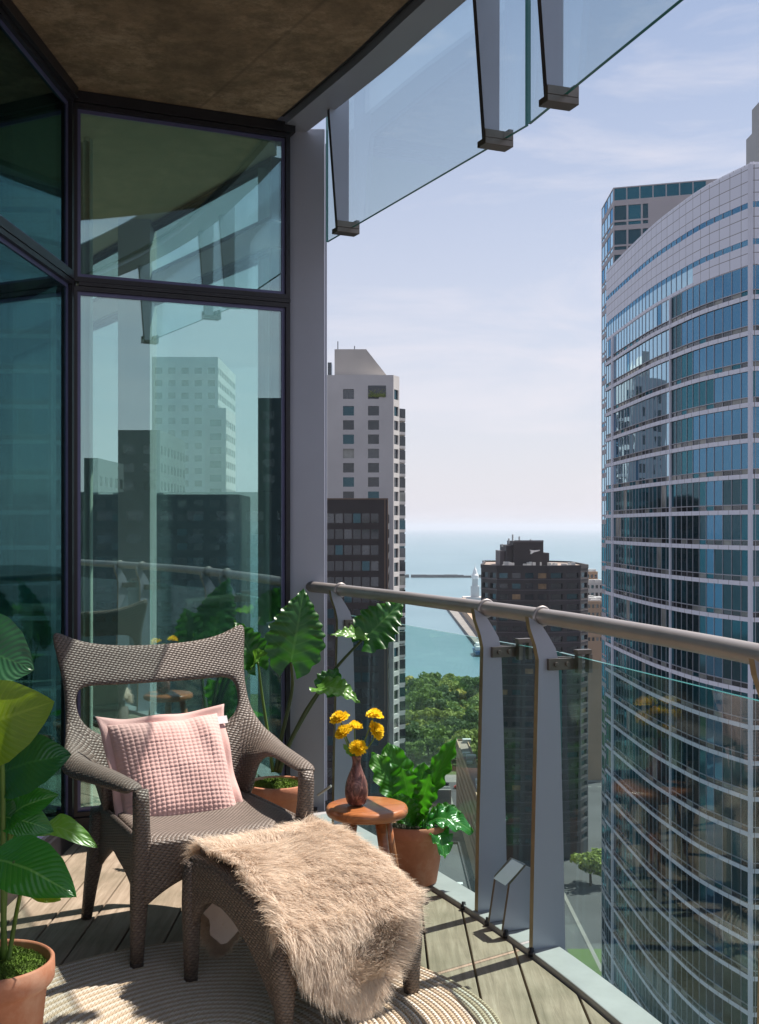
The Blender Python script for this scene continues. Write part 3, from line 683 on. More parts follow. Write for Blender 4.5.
# ---------------------------------------------------------------- sheepskin
sk=thing('sheepskin','fluffy beige sheepskin throw draped over the ottoman','sheepskin',(OB.x,OB.y,0),math.atan2(e1.y,e1.x))
def drape(a,b):
    # a along x: <0 hangs at the back, > .47 hangs in front ; b along y: >OW hangs at the right
    ofx=max(0,a-.455); ofb=max(0,-.005-a); ory=max(0,b-(OW-.01)); oly=0
    ac=min(max(a,-.005),.455); bc=min(max(b,-.02),OW-.01)
    x=ac; y=bc; z=zt(ac)+.006-.008*math.sin(PI*min(1,max(0,b/OW)))
    sx=lambda d:.045*(1-math.exp(-d/.045))
    drop=0
    if ofx>0: x+=sx(ofx)+.05*ofx; drop=max(drop,0)
    if ofb>0: x-=sx(ofb)+.02*ofb
    if ory>0: y+=sx(ory)+.10*ory
    dx=max(ofx,ofb); d=math.hypot(dx,ory); dd=max(0,d-.03*(1-math.exp(-d/.03)))
    z-=dd*.98
    wr=.010*noise.noise(Vector((a*7,b*7,2)))+.012*noise.noise(Vector((a*3.4,b*3.4,5)))
    return Vector((x+(wr if ofx>0 else (-abs(wr) if ofb>0 else 0)),y+(wr if ory>0 else 0),max(.03,z+(wr if d==0 else 0)+.006)))
def outline(a):   # (b_min, b_max) for given a
    lo=interp([(-.36,.15),(-.33,.10),(-.25,.08),(-.12,.08),(0,.055),(.08,.035),(.18,.03),(.26,.02),(.34,.015),(.42,-.015),(.47,-.01),(.56,.02),(.62,.06),(.70,.18)],a)
    hi=interp([(-.36,.16),(-.33,.22),(-.22,.31),(-.1,.40),(0,.47),(.08,.475),(.2,.475),(.32,.49),(.42,.485),(.50,.42),(.56,.375),(.62,.34),(.70,.26)],a)
    lo+=.010*math.sin(a*37)+.006*math.sin(a*90+1); hi+=.012*math.sin(a*31+2)
    return lo,hi
A_LO,A_HI=-.358,.70
def SP(u,v):
    a=lerp(A_LO,A_HI,u); lo,hi=outline(a); return drape(a,lerp(lo,hi,v))
def SN(u,v):
    h=.006; p=(SP(min(1,u+h),v)-SP(max(0,u-h),v)).cross(SP(u,min(1,v+h))-SP(u,max(0,v-h)))
    return p.normalized() if p.length>0 else Vector((0,0,1))
mb=MB(); mb.grid(lambda u,v:SP(u,v)+SN(u,v)*.004,60,40); mb.build('skin_outer',M['fur_base'],sk,smooth=True).name='pelt'
mb=MB(); mb.grid(lambda u,v:SP(u,v),60,40,flip=True); mb.build('hide',M['hide'],sk,smooth=True)
fr=random.Random(3); hv=[];hf=[];hu=[]
def strand(p,nrm,flow,L,w,shade):
    side=nrm.cross(flow)
    if side.length<1e-4: side=Vector((1,0,0))
    a=fr.uniform(0,2*PI); side=(side.normalized()*math.cos(a)+flow.normalized()*math.sin(a)).normalized()
    b=len(hv); segs=4
    pos=p.copy(); d=(nrm*1.0+flow*.35).normalized()
    for i in range(segs):
        t=i/segs; ww=w*(1-.75*t)
        hv.append(pos-side*ww); hv.append(pos+side*ww); hu.append((shade,t)); hu.append((shade,t))
        d=(d+flow*.42+Vector((0,0,-.10))).normalized(); pos=pos+d*(L/segs)
    hv.append(pos); hu.append((shade,1))
    for i in range(segs-1): k=b+2*i; hf.append((k,k+1,k+3,k+2))
    k=b+2*(segs-1); hf.append((k,k+1,k+2))
NC=10500
for c in range(NC):
    u=fr.random(); v=fr.random()
    if fr.random()<.22:
        if fr.random()<.5: v=fr.choice((0.0,1.0))
        else: u=fr.choice((0.0,1.0))
    p=SP(u,v); n=SN(u,v)
    a=lerp(A_LO,A_HI,u)
    tp=p+n*.0; nn=noise.noise_vector(p*5.5)*.75+noise.noise_vector(p*13)*.22
    down=Vector((.55,.05,-.25)) if a>.1 else Vector((-.3,-.1,-.3))
    if v<.06: down+=Vector((0,-.45,-.6))
    if v>.94: down+=Vector((0,.9,-.3))
    if u>.96: down+=Vector((0,0,-1))
    if u<.04: down+=Vector((0,0,-1))
    flow=(down+nn); flow=flow-n*flow.dot(n)*.8
    if flow.length<.05: flow=Vector((1,0,0))
    flow=flow.normalized()*(.62+.3*fr.random())
    sh=fr.random(); L0=.044*(.75+.5*fr.random())*(1.15 if (v<.06 or v>.94) else 1)
    tipc=p+n*L0*.8+flow*L0*.6
    for k in range(12):
        off=Vector((fr.gauss(0,.013),fr.gauss(0,.013),fr.gauss(0,.013))); off-=n*off.dot(n)
        fl_=(flow-off*9).copy()
        strand(p+off+n*.002,n,fl_,L0*fr.uniform(.8,1.1),fr.uniform(.0005,.0010),min(1,max(0,sh+fr.uniform(-.2,.2))))
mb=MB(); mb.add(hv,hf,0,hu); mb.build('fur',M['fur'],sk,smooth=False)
# ================================================================ leaves, pots
PROF={'aloc':[(0,.30),(.06,.62),(.15,.88),(.27,1.0),(.42,.93),(.6,.72),(.78,.42),(.92,.15),(1,.0)],
 'broad':[(0,.03),(.08,.38),(.2,.75),(.38,1.0),(.58,.97),(.76,.74),(.9,.38),(.97,.14),(1,.0)],
 'lance':[(0,.10),(.1,.34),(.25,.62),(.45,.92),(.65,1.0),(.82,.78),(.94,.38),(1,.0)]}
def leaf(parent,mat,base,tip,nrm,W,prof='broad',curve=.1,fold=.15,wave=.0,nw=5,scal=0,lobe=0,ph=0,nu=14,nv=36,side_bias=0,name='leaf'):
    base=Vector(base);tip=Vector(tip); d=(tip-base); L=d.length; d.normalize()
    N=Vector(nrm); N=(N-d*N.dot(d)).normalized(); S=d.cross(N)
    tab=PROF[prof]; mb=MB()
    def P(u,v):
        s=2*u-1; hw=W*interp(tab,v); a=abs(s)
        hw*=1+scal*(abs(math.sin(PI*nw*v+ph))-.5)*(a**2)
        c=base+d*(L*v)+N*(curve*L*math.sin(PI*v)*.9 - curve*L*.9*v*v*.6)
        if lobe: c=c-d*(lobe*W*a**1.4*max(0,1-v/.35)**1.3)
        z=fold*hw*(a**1.3) + wave*W*a*a*math.sin(2*PI*nw*v+ph+(0 if s>0 else 1.3))
        return c+S*(hw*s*math.cos(fold*.6))+N*z + N*.004*noise.noise(Vector((u*4,v*6,ph)))
    mb.grid(P,nu,nv,0)
    return mb.build(name,mat,parent,smooth=True)
def stem(parent,pts,r0,r1,mat,name='stem'):
    P=[Vector(p) for p in pts]; out=[]
    n=len(P)
    for i in range(n-1):
        p0=P[max(0,i-1)];p1=P[i];p2=P[i+1];p3=P[min(n-1,i+2)]
        for k in range(6):
            t=k/6; out.append(.5*((2*p1)+(p2-p0)*t+(2*p0-5*p1+4*p2-p3)*t*t+(3*p1-p0-3*p2+p3)*t**3))
    out.append(P[-1]); mb=MB(); m=len(out); mb.tube(out,[lerp(r0,r1,i/(m-1)) for i in range(m)],8)
    return mb.build(name,mat,parent,smooth=True)
def pot(parent,c,r,h,moss=True,taper=.70,seed=1):
    mb=MB(); t=.012; rb=r*taper
    prof=[(0,.0),(rb-.01,0),(rb,.006),(lerp(rb,r*.93,.75),h*.76),(r*.935,h*.79),(r*.965,h*.80),(r,h*.83),(r*1.005,h*.9),(r,h*.985),(r-.005,h),(r-t*.7,h),(r-t,h-.006),(r-t-.004,h*.86),(0,h*.84)]
    mb.lathe(prof,c,56,cap=False); po=mb.build('pot',M['terra'],parent,smooth=True); finalize(po,False,True)
    mb=MB(); mb.lathe([(0,h*.885),(r-t-.0035,h*.875)],c,40,cap=False); mb.build('soil',M['soil'],parent)
    if moss:
        rr=random.Random(seed); mb=MB(); R0=r-t-.006
        def mp(u,v):
            a=2*PI*u; q=v; x=math.cos(a)*R0*q; y=math.sin(a)*R0*q
            z=h*.885+.030*math.sqrt(max(0,1-q**4))+.016*noise.noise(Vector((x*28+seed,y*28,0)))*(1-q*q)
            return Vector((c[0]+x,c[1]+y,c[2]+z))
        mb.grid(lambda u,v:mp(1-u,max(v,.001)),48,14)
        for k in range(5200):
            u=rr.random(); v=math.sqrt(rr.random())*.99; p=mp(u,v); a=rr.uniform(0,2*PI); l=rr.uniform(.004,.010); w=rr.uniform(.0012,.0026)
            t_=Vector((math.cos(a)*w,math.sin(a)*w,0)); d=Vector((rr.gauss(0,.5),rr.gauss(0,.5),1)).normalized()*l
            mb.add([p-t_,p+t_,p+d],[(0,1,2)])
        mb.build('moss',M['moss'],parent)
# --- foreground broad leaf plant
YP=2.79; pc=Vector((-.940,YP,0))
pp=thing('potted_plant','broad leaved green plant in a terracotta pot with moss at the left edge','potted plant',(0,0,0))
pot(pp,(pc.x,pc.y,.0),.147,.285,True,.72,4)
sb=Vector((pc.x+.03,pc.y,.25))
A=lambda px,py,dy=0: at(px,py,YP+dy)
def cst(pts,r0=.006,r1=.0035,m='stem',par=pp): stem(par,pts,r0,r1,M[m])
cst([A(4,958),A(3,860,-.02),A(2,760,-.05),A(-6,690,-.05)],.008,.005)
cst([A(8,962),A(16,915),A(22,880,-.1),A(14,862,-.16)],.006,.004)
cst([A(2,965,.03),A(8,850,.03),A(16,780,.02),A(24,752,.0)],.006,.0035)
cst([A(-3,962),A(-14,820),A(-22,700,-.02),A(-40,650,-.03)],.009,.005)
cst([A(6,960,.05),A(4,880,.06),A(10,840,.06),A(20,826,.04)],.005,.003)
toc=Vector((.25,-.85,.45))
leaf(pp,M['leaf_dark'],A(-58,640,-.02),A(33,668,-.04),(.1,-.9,.45),.098,curve=.10,fold=.1,ph=.4)
leaf(pp,M['leaf_olive'],A(-62,742,-.08),A(51,702,-.10),(.0,-.98,.12),.104,curve=.14,fold=.08,wave=.03,nw=2)
leaf(pp,M['leaf_dark'],A(-12,780,.02),A(68,753,-.03),(.15,-.85,.5),.080,curve=.12,fold=.12,ph=2)
leaf(pp,M['leaf_dark'],A(-30,760,.10),A(20,800,.06),(.1,-.9,.3),.07,curve=.08,fold=.12,ph=2)
leaf(pp,M['leaf_big'],A(-2,828,.03),A(55,793,.0),(.25,-.70,.70),.050,curve=.16,fold=.35,wave=.10,nw=2,ph=1)
leaf(pp,M['leaf_big'],A(-12,815,.0),A(54,830,.02),(.2,-.80,.60),.045,curve=.12,fold=.25,wave=.08,nw=2,ph=3)
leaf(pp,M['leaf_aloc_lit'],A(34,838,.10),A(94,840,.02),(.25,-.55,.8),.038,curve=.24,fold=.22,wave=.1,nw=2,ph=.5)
leaf(pp,M['leaf_big'],A(-18,858,-.10),A(74,892,-.22),(.25,-.72,.66),.074,curve=.13,fold=.16,wave=.03,nw=2,ph=2)
leaf(pp,M['leaf_olive'],A(30,880,-.02),A(60,900,-.06),(.2,-.9,.2),.03,curve=.1,fold=.2)
leaf(pp,M['leaf_big'],A(-40,850,.12),A(22,842,.10),(.2,-.8,.5),.05,curve=.1,fold=.2)
# --- alocasia behind the chair
YA=4.78; ap_=thing('potted_plant','elephant ear plant with scalloped leaves in a mossy terracotta pot behind the armchair','potted plant',(0,0,0))
ac=Vector(((277-CX)*YA/F,YA,0)); pot(ap_,(ac.x,ac.y,0),.131,.275,True,.72,9)
A2=lambda px,py,dy=0: at(px,py,YA+dy)
cst([A2(276,772),A2(282,735),A2(292,690),A2(291,662,-.05)],.010,.0055,'stem_dark',ap_)
cst([A2(273,772),A2(268,735),A2(262,695),A2(258,662,-.03)],.008,.0045,'stem',ap_)
cst([A2(279,772),A2(292,738),A2(314,700),A2(336,668),A2(362,640,-.03)],.011,.005,'stem_dark',ap_)
cst([A2(278,772),A2(290,742,-.02),A2(305,712,-.04),A2(318,692,-.07)],.010,.005,'stem_dark',ap_)
leaf(ap_,M['leaf_aloc'],A2(291,662,-.05),A2(304,588,.0),(.18,-.95,.22),.120,'aloc',.06,.10,.05,8,.16,.55,.3,18,60)
leaf(ap_,M['leaf_aloc'],A2(256,664,-.02),A2(234,620,.02),(.2,-.85,.35),.075,'aloc',.08,.22,.09,6,.22,.6,1.3,16,44)
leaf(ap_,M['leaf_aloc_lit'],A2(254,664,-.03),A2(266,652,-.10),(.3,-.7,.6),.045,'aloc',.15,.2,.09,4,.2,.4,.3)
leaf(ap_,M['leaf_aloc'],A2(364,640,-.03),A2(404,600,.05),(.10,-.93,.35),.090,'aloc',.05,.10,.10,7,.24,.5,.3,18,54)
leaf(ap_,M['leaf_aloc_lit'],A2(366,637,-.04),A2(331,634,-.12),(.1,-.6,.8),.040,'aloc',.08,.2,.12,5,.3,.3,2)
leaf(ap_,M['leaf_aloc'],A2(326,690,-.06),A2(338,668,-.02),(.1,-.8,.5),.060,'aloc',.08,.2,.12,5,.2,.5,2)
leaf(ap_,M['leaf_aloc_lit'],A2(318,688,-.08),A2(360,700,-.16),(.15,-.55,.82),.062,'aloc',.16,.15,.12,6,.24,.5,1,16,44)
# --- fern by the railing
YF=4.27; fp=thing('potted_plant','wavy edged bird nest fern in a plain terracotta pot beside the wooden stool','potted plant',(0,0,0))
fc=Vector(((414-CX)*YF/F,YF,0)); pot(fp,(fc.x,fc.y,.018),.128,.225,False,.66,5)
A3=lambda px,py,dy=0: at(px,py,YF+dy)
LF=[((412,826),(388,742,.06),(.15,-.9,.3),.062,.05),((412,826),(372,752,.0),(.3,-.8,.4),.055,.06),((414,826),(402,768,-.08),(.1,-.95,.2),.058,.04),((416,826),(424,762,.02),(-.1,-.9,.3),.046,.05),
    ((418,828),(455,737,.03),(-.45,-.75,.3),.044,.06),((416,828),(430,775,-.1),(-.3,-.85,.2),.040,.05),((420,830),(472,826,-.06),(.1,-.55,.85),.052,.30),((422,830),(447,853,-.16),(.55,-.75,.4),.048,.24),
    ((416,828),(398,795,-.12),(.1,-.9,.4),.04,.1),((410,828),(380,800,.10),(.1,-.8,.5),.045,.15),((420,828),(462,808,.08),(-.1,-.7,.7),.035,.2)]
for i,(b,t_,n_,W,cv) in enumerate(LF):
    leaf(fp,M['leaf_fern'] if i not in (6,7) else M['leaf_big'],A3(b[0],b[1]-2,0),A3(t_[0],t_[1],t_[2]),n_,W*1.0,'lance',cv,.18,.22,5+(i%3),.20,0,i*1.1,14,54)
mb=MB(); rr=random.Random(5)
for k in range(260):
    a=rr.uniform(0,2*PI); q=.1*math.sqrt(rr.random()); p=Vector((fc.x+q*math.cos(a),fc.y+q*math.sin(a),.215)); d=Vector((rr.gauss(0,.02),rr.gauss(0,.02),rr.uniform(.01,.04))); s_=Vector((.0015,.0005,0))
    mb.add([p-s_,p+s_,p+d],[(0,1,2)])
mb.build('root_fibres',M['stem_dark'],fp)
# ================================================================ stool, vase, flowers
YS=3.93; sc=Vector(((367-CX)*YS/F,YS,0)); ZS=EYE-(805-HY)*YS/F
st=thing('stool','small round reddish wooden stool holding the vase beside the sheepskin','stool',(sc.x,sc.y,0),R(20))
r=.140; mb=MB(); mb.lathe([(0,ZS-.036),(r-.014,ZS-.036),(r-.004,ZS-.031),(r,ZS-.022),(r,ZS-.012),(r-.004,ZS-.003),(r-.012,ZS),(0,ZS-.002)],(0,0,0),72,cap=False); finalize(mb.build('seat',M['stool'],st),False,True)
for k in range(4):
    a=R(45+90*k-20-8); d=Vector((math.cos(a),math.sin(a),0)); top=d*.075+Vector((0,0,ZS-.034)); bot=d*.152
    mb=MB(); mb.tube([bot,bot.lerp(top,.5),top],[.0125,.016,.0195],14); mb.build('leg',M['stool'],st,smooth=True)
vc=Vector(((356.5-CX)*3.93/F,3.93,ZS))
va=thing('vase','small brown marbled bottle vase standing on the round wooden stool','vase',tuple(vc))
mb=MB(); VP=[(r_*1.09,z_) for r_,z_ in [(0,.001),(.022,.0),(.030,.008),(.036,.03),(.0375,.052),(.034,.08),(.024,.108),(.0145,.130),(.0125,.145),(.0135,.158),(.0175,.170),(.0155,.171),(.0105,.158),(.0095,.145),(0,.14)]]
mb.lathe(VP,(0,0,0),40,cap=False); vb=mb.build('body',M['vase'],va,smooth=True); md=vb.modifiers.new('s','SUBSURF'); md.levels=1; md.render_levels=1
FL=[((338,714),.0,'topmost left yellow ranunculus leaning out of the vase'),((341,729),-.03,'yellow ranunculus at lower left of the bouquet, petals spread'),((354,723),.02,'yellow ranunculus between the others, slightly behind in the vase'),((375,711),.01,'yellow ranunculus at upper right seen flat from the side'),((380,729),-.01,'yellow ranunculus at far right turned sideways'),((358,745),-.05,'lowest yellow ranunculus right above the vase mouth')]
rf=random.Random(11)
for i,((px,py),dy,lab) in enumerate(FL):
    hc=at(px,py,3.93+dy); root=vc+Vector((0,0,.155)); fo=thing('ranunculus',lab,'flower',tuple(hc),0,'yellow flowers in the vase')
    up=(hc-root); up.z*=.7; up.normalize(); 
    if i==4: up=Vector((.75,-.45,.45)).normalized()
    if i==5: up=Vector((0,-.7,.7)).normalized()
    if i==3: up=Vector((.1,.0,1)).normalized()
    if i==0: up=Vector((-.3,-.25,.9)).normalized()
    mx=up.to_track_quat('Z','Y').to_matrix()
    mb=MB(); R1=.034*(1.0,1.0,.9,.95,1.0,.95)[i]
    for ring in range(8):
        n=5+ring*2; rad=R1*(.2+.8*ring/7)*rf.uniform(.94,1.06); tilt=lerp(1.4,.05,ring/7)
        for k in range(n):
            a=2*PI*(k+.5*(ring%2))/n+rf.uniform(-.15,.15); pl_=rad*rf.uniform(.92,1.08); wd=2.6*rad/n+.004
            ca,sa=math.cos(a),math.sin(a)
            def P(u,v):
                s=2*u-1; q=pl_*v; rr_=q*math.cos(tilt*(.35+.65*v)); z=q*math.sin(tilt*(.35+.65*v))+.003*s*s
                wv=wd*math.sin(PI*min(1,.12+v*.80))*s; z+=.0035*math.sin(6*s+k*2.1)*v
                return mx@Vector((ca*rr_-sa*wv,sa*rr_+ca*wv,z*.9-.004*ring*.7))
            mb.grid(P,4,4)
    mb.build('petals',M['petal'],fo,smooth=True)
    mid=(root+hc)/2+Vector((0,0,-.01)); s=stem(fo,[root-Vector((0,0,.05))-hc,root-hc,mid-hc,-up*.004],.0028,.0024,M['stem'])
lf=thing('leaf_sprig','small green leaf sprig sticking out of the vase mouth','leaf sprig',tuple(vc+Vector((-.01,0,.165))))
leaf(lf,M['leaf_aloc_lit'],(0,0,0),(-.035,-.01,.045),(.3,-.9,.2),.012,'broad',.1,.2,.1,3,.3)
# ================================================================ city
def P2(x,y,z): return Vector((x,y,z))
def inframe_area(q):
    pts=[]
    for p in q:
        if p[1]<1: return -1
        pts.append((CX+p[0]*F/p[1],HY-(p[2]-EYE)*F/p[1]))
    ar=0
    for i in range(len(pts)):
        a=pts[i];b=pts[(i+1)%len(pts)]; ar+=a[0]*b[1]-b[0]*a[1]
    cx=sum(p[0] for p in pts)/len(pts); cy=sum(p[1] for p in pts)/len(pts)
    vis=(325<cx<759 and 0<cy<1024)
    return abs(ar)/2*(1 if vis else .001)
def emit_windows(wins,parent,name='window',lim=96):
    wins.sort(key=lambda w:-inframe_area(w[0]))
    for q,m in wins[:lim]:
        mb=MB(); mb.quad(*q); mb.build(name,m,parent)
    rest=wins[lim:]
    if rest:
        ms=[];mb=MB()
        for q,m in rest:
            if m not in ms: ms.append(m)
            mb.quad(*q,mi=ms.index(m))
        mb.build(name,ms,parent,kind='stuff')
def facade(mb,wins,a,b,z0,z1,cols,rows,depth,pick,mi=0,rmi=0):
    """wall from a to b (2D, outward normal to the right of a->b), windows recessed; cols/rows are (start,end)"""
    a=Vector(a);b=Vector(b); e=(b-a); L=e.length; e/=L; n=Vector((e.y,-e.x))
    def p(s,z,d=0): q=a+e*s-n*d; return Vector((q.x,q.y,z))
    zc=z1
    rows=sorted(rows,key=lambda r:-r[1])
    for (ra,rb) in rows:
        if ra<z0: break
        mb.quad(p(0,rb),p(L,rb),p(L,zc),p(0,zc),mi)
        s=0
        for (ca,cb) in cols:
            if ca>s: mb.quad(p(s,ra),p(ca,ra),p(ca,rb),p(s,rb),mi)
            mb.quad(p(ca,ra),p(ca,ra,depth),p(ca,rb,depth),p(ca,rb),rmi); mb.quad(p(cb,ra,depth),p(cb,ra),p(cb,rb),p(cb,rb,depth),rmi)
            mb.quad(p(ca,ra),p(cb,ra),p(cb,ra,depth),p(ca,ra,depth),rmi); mb.quad(p(ca,rb,depth),p(cb,rb,depth),p(cb,rb),p(ca,rb),rmi)
            q=(p(ca,ra,depth),p(cb,ra,depth),p(cb,rb,depth),p(ca,rb,depth)); m=pick(ca,ra)
            if m: wins.append((q,m))
            s=cb
        if s<L: mb.quad(p(s,ra),p(L,ra),p(L,rb),p(s,rb),mi)
        zc=ra
    mb.quad(p(0,z0),p(L,z0),p(L,zc),p(0,zc),mi)
rc=random.Random(21)
def pickd(*a): return M[rc.choices(['w_dark','w_mid','p_dark','p_blind'],[6,2.5,2,.5])[0]]
# --- white residential tower
YW=243.0; k=YW/F
X=lambda px: (px-CX)*k
Z=lambda py: EYE-(py-HY)*k
wt=thing('white_tower','white concrete apartment tower with punched windows and sloped roof penthouse beyond the column','tower',(X(360),YW,G))
def wp(b,t=wt): b.parent=t; b.matrix_parent_inverse=Matrix.Translation(-Vector(t.location)); return b
def adopt(t,before):
    for o in list(COL.objects):
        if o.name not in before and o.parent is t and o.matrix_parent_inverse==Matrix.Identity(4): o.matrix_parent_inverse=Matrix.Translation(-Vector(t.location))
def names(): return {o.name for o in COL.objects}
nb=names()
mb=MB();wins=[]
xl,xr=X(262),X(393.5)
cols=[]
for c0 in (281,312,343,368): 
    cols.append((X(c0)-xl,X(c0+11)-xl))
rows=[]; y=405.5; ztop=Z(375)
rows=[(Z(399),Z(389))]
y=406
while Z(y+9.5)>G+5: rows.append((Z(y+9.5),Z(y))); y+=14.25
facade(mb,wins,(xl,YW),(xr,YW),G,ztop,cols[:3]+[(X(368)-xl,X(379)-xl)],rows,.45,pickd)
# chamfer
ch0=(xr,YW); ch1=(X(393.5)+1.3,YW+3.0); kk=ch1
L=math.hypot(ch1[0]-ch0[0],3.0)
facade(mb,wins,ch0,ch1,G,ztop,[(.35,L-.5)],rows,.3,pickd)
# right side with bay windows
y0=ch1[1]; bayx=ch1[0]
mb.quad((bayx,y0,G),(bayx,y0+26,G),(bayx,y0+26,ztop-4),(bayx,y0,ztop-4)); 
mb.quad((bayx,y0,ztop-4),(bayx,y0+12,ztop-4),(bayx,y0+12,ztop),(bayx,y0,ztop))
mb.quad((xl,YW,ztop),(xr,YW,ztop),(bayx,y0,ztop),(bayx,y0+12,ztop)); mb.quad((xl,YW,ztop),(bayx,y0+12,ztop),(bayx,y0+12,ztop),(xl,YW+26,ztop))
mb.quad((xl,YW+26,G),(xl,YW,G),(xl,YW,ztop),(xl,YW+26,ztop)); mb.quad((bayx,y0+26,G),(xl,y0+26,G),(xl,y0+26,ztop-4),(bayx,y0+26,ztop-4))
mb.prism([(bayx,y0),(bayx,y0+12),(xl,y0+12),(xl,y0)],ztop-.4,ztop-.01)
for i,(ra,rb) in enumerate(rows[1:]):
    for j in range(3):
        ya=y0+2+j*6.5; off=.0
        w=1.35; zo=-1.5*(j%2)
        mb.add([(bayx,ya,ra+zo-.6),(bayx+w,ya+1.2,ra+zo-.6),(bayx+w,ya+3.6,ra+zo-.6),(bayx,ya+4.8,ra+zo-.6),(bayx,ya,ra+zo),(bayx+w,ya+1.2,ra+zo),(bayx+w,ya+3.6,ra+zo),(bayx,ya+4.8,ra+zo)],[(3,2,1,0),(0,1,5,4),(1,2,6,5),(2,3,7,6),(4,5,6,7)])
        if j==0 or i%1==0:
            wins.append(((P2(bayx,ya+.02,ra+zo),P2(bayx+w,ya+1.2,ra+zo),P2(bayx+w,ya+1.2,rb+zo),P2(bayx,ya+.02,rb+zo)),pickd()))
            wins.append(((P2(bayx+w,ya+1.2,ra+zo),P2(bayx+w,ya+3.6,ra+zo),P2(bayx+w,ya+3.6,rb+zo),P2(bayx+w,ya+1.2,rb+zo)),M['w_mid']))
wp(mb.build('wall',M['white_wall'],wt)); 
# penthouse with sloping right side
mb=MB(); zt_=Z(347); P=[(X(334),ztop),(X(388),ztop),(X(366),zt_),(X(334),zt_)]
vs=[(x,YW+3,z) for x,z in P]+[(x,YW+16,z) for x,z in P]; mb.add(vs,[(0,1,2,3),(7,6,5,4),(0,4,5,1),(1,5,6,2),(2,6,7,3),(3,7,4,0)])
wp(mb.build('penthouse',M['white_wall2'],wt))
mb=MB(); mb.box((X(326),YW+8,ztop),(X(330),YW+12,Z(357))); wp(mb.build('lift_shaft',M['w_mid'],wt))
for q,h_ in ((337,2.0),(354,1.0)): mb=MB(); mb.tube([(X(q),YW+5,zt_-.5),(X(q),YW+5,zt_+h_)],.1,6); wp(mb.build('antenna',M['w_mid'],wt))
# planted opening at the top right
mb=MB(); mb.box((X(368),YW-.05,Z(397)),(X(386),YW-.01,Z(385.5))); wp(mb.build('terrace_opening',M['w_dark'],wt))
mb=MB()
for q in range(500):
    x=rc.uniform(X(368.3),X(385.7)); z=Z(397)+abs(rc.gauss(0,.55)); p=Vector((x,YW-.2-rc.random()*.3,z)); s=.16
    mb.add([p+Vector((rc.uniform(-s,s),0,rc.uniform(-s,s))) for _ in range(3)],[(0,1,2)])
wp(mb.build('terrace_plants',M['fol1'],wt,kind='stuff'))
emit_windows(wins,wt); adopt(wt,nb)
# --- brown office block in front
YB=200.0; k=YB/F; X=lambda px:(px-CX)*k; Z=lambda py: EYE-(py-HY)*k
bt=thing('office_tower','dark brown glass office block in front of the white tower','office block',(X(350),YB,G)); nb=names()
mb=MB();wins=[]; xl,xr=X(262),X(387.5); zt_=Z(499.5)
cols=[]; s=.35
while s+1.35<xr-xl: cols.append((s,s+1.3)); s+=1.55
rows=[]; y=513.5
while Z(y+7)>G+4: rows.append((Z(y+9.5),Z(y))); y+=15.9
pb=lambda *a: M[rc.choices(['w_dark','p_dark','w_mid'],[5,3,1.6])[0]]
facade(mb,wins,(xl,YB),(xr,YB),G,zt_,cols,rows,.12,pb)
facade(mb,wins,(xr,YB),(xr+.6,YB+30),G,zt_,[(1+3*i,3.4+3*i) for i in range(9)],rows,.12,pb)
mb.quad((xl,YB,zt_),(xr,YB,zt_),(xr+.6,YB+30,zt_),(xl,YB+30,zt_)); mb.quad((xl,YB+30,G),(xl,YB,G),(xl,YB,zt_),(xl,YB+30,zt_)); mb.quad((xr+.6,YB+30,G),(xl,YB+30,G),(xl,YB+30,zt_),(xr+.6,YB+30,zt_))
mb.build('wall',M['brown_wall'],bt)
mb=MB(); mb.box((xl-.1,YB-.12,zt_),(xr+.12,YB+.3,zt_+.22)); mb.box((xr-.55,YB-.1,Z(720)),(xr-.35,YB-.02,zt_-.01)); mb.box((xr-.05,YB-.1,Z(720)),(xr+.1,YB-.02,zt_-.01)); mb.build('roof_trim',M['brown_line'],bt)
emit_windows(wins,bt); adopt(bt,nb)
# --- centre dark tower
YD=350.0; k=YD/F; X=lambda px:(px-CX)*k; Z=lambda py: EYE-(py-HY)*k
dt=thing('dark_tower','dark concrete tower with chamfered corners and rooftop plant room in front of the lake','tower',(X(535),YD,G)); nb=names()
mb=MB();wins=[]; zr=Z(567)
poly=[(X(497),YD),(X(548),YD-1.5),(X(582),YD+2.5),(X(583)+3,YD+8),(X(583)+3.5,YD+42),(X(570),YD+52),(X(498),YD+52),(X(483)+4,YD+40),(X(483)+.2,YD+9)]
rows=[]; y=573.0
while Z(y+6)>G+4: rows.append((Z(y+5.2),Z(y))); y+=10.6
pt=lambda *a: M[rc.choices(['w_dark','w_tan','w_mid','p_dark'],[7,1.2,1.2,2])[0]]
for i in range(9):
    a=poly[i];b=poly[(i+1)%9]; L=math.hypot(b[0]-a[0],b[1]-a[1])
    if i in (0,1,2,8):
        n=max(1,int(L/3.7)); w=L/n; cols=[(w*j+.7,w*j+w-.7) for j in range(n)]
    else: cols=[]
    facade(mb,wins,a,b,G,zr,cols,rows if cols else [],.5,pt)
mb.build('wall',M['dark_wall'],dt)
mb=MB(); mb.prism(poly,zr-.5,zr-.02); 
for a,b in zip(poly,poly[1:]+poly[:1]):
    a=Vector(a);b=Vector(b);e=(b-a).normalized();n=Vector((e.y,-e.x)); q=[a+n*.15,b+n*.15,b-n*.5,a-n*.5]; mb.prism([(p.x,p.y) for p in q],zr-.6,zr+.5+.0,1)
mb.build('roof',[M['roof'],M['dark_wall']],dt)
mb=MB()
for (ra,rb) in rows:
    for i in (0,1,2,8):
        a=Vector(poly[i]);b=Vector(poly[(i+1)%9]);e=(b-a).normalized();n=Vector((e.y,-e.x)); q=[a+n*.12,b+n*.12,b+n*.01,a+n*.01]; mb.prism([(p.x,p.y) for p in q],ra-.45,ra-.3 if i!=8 else ra-.1)
mb.build('ledge',M['dark_line'],dt)
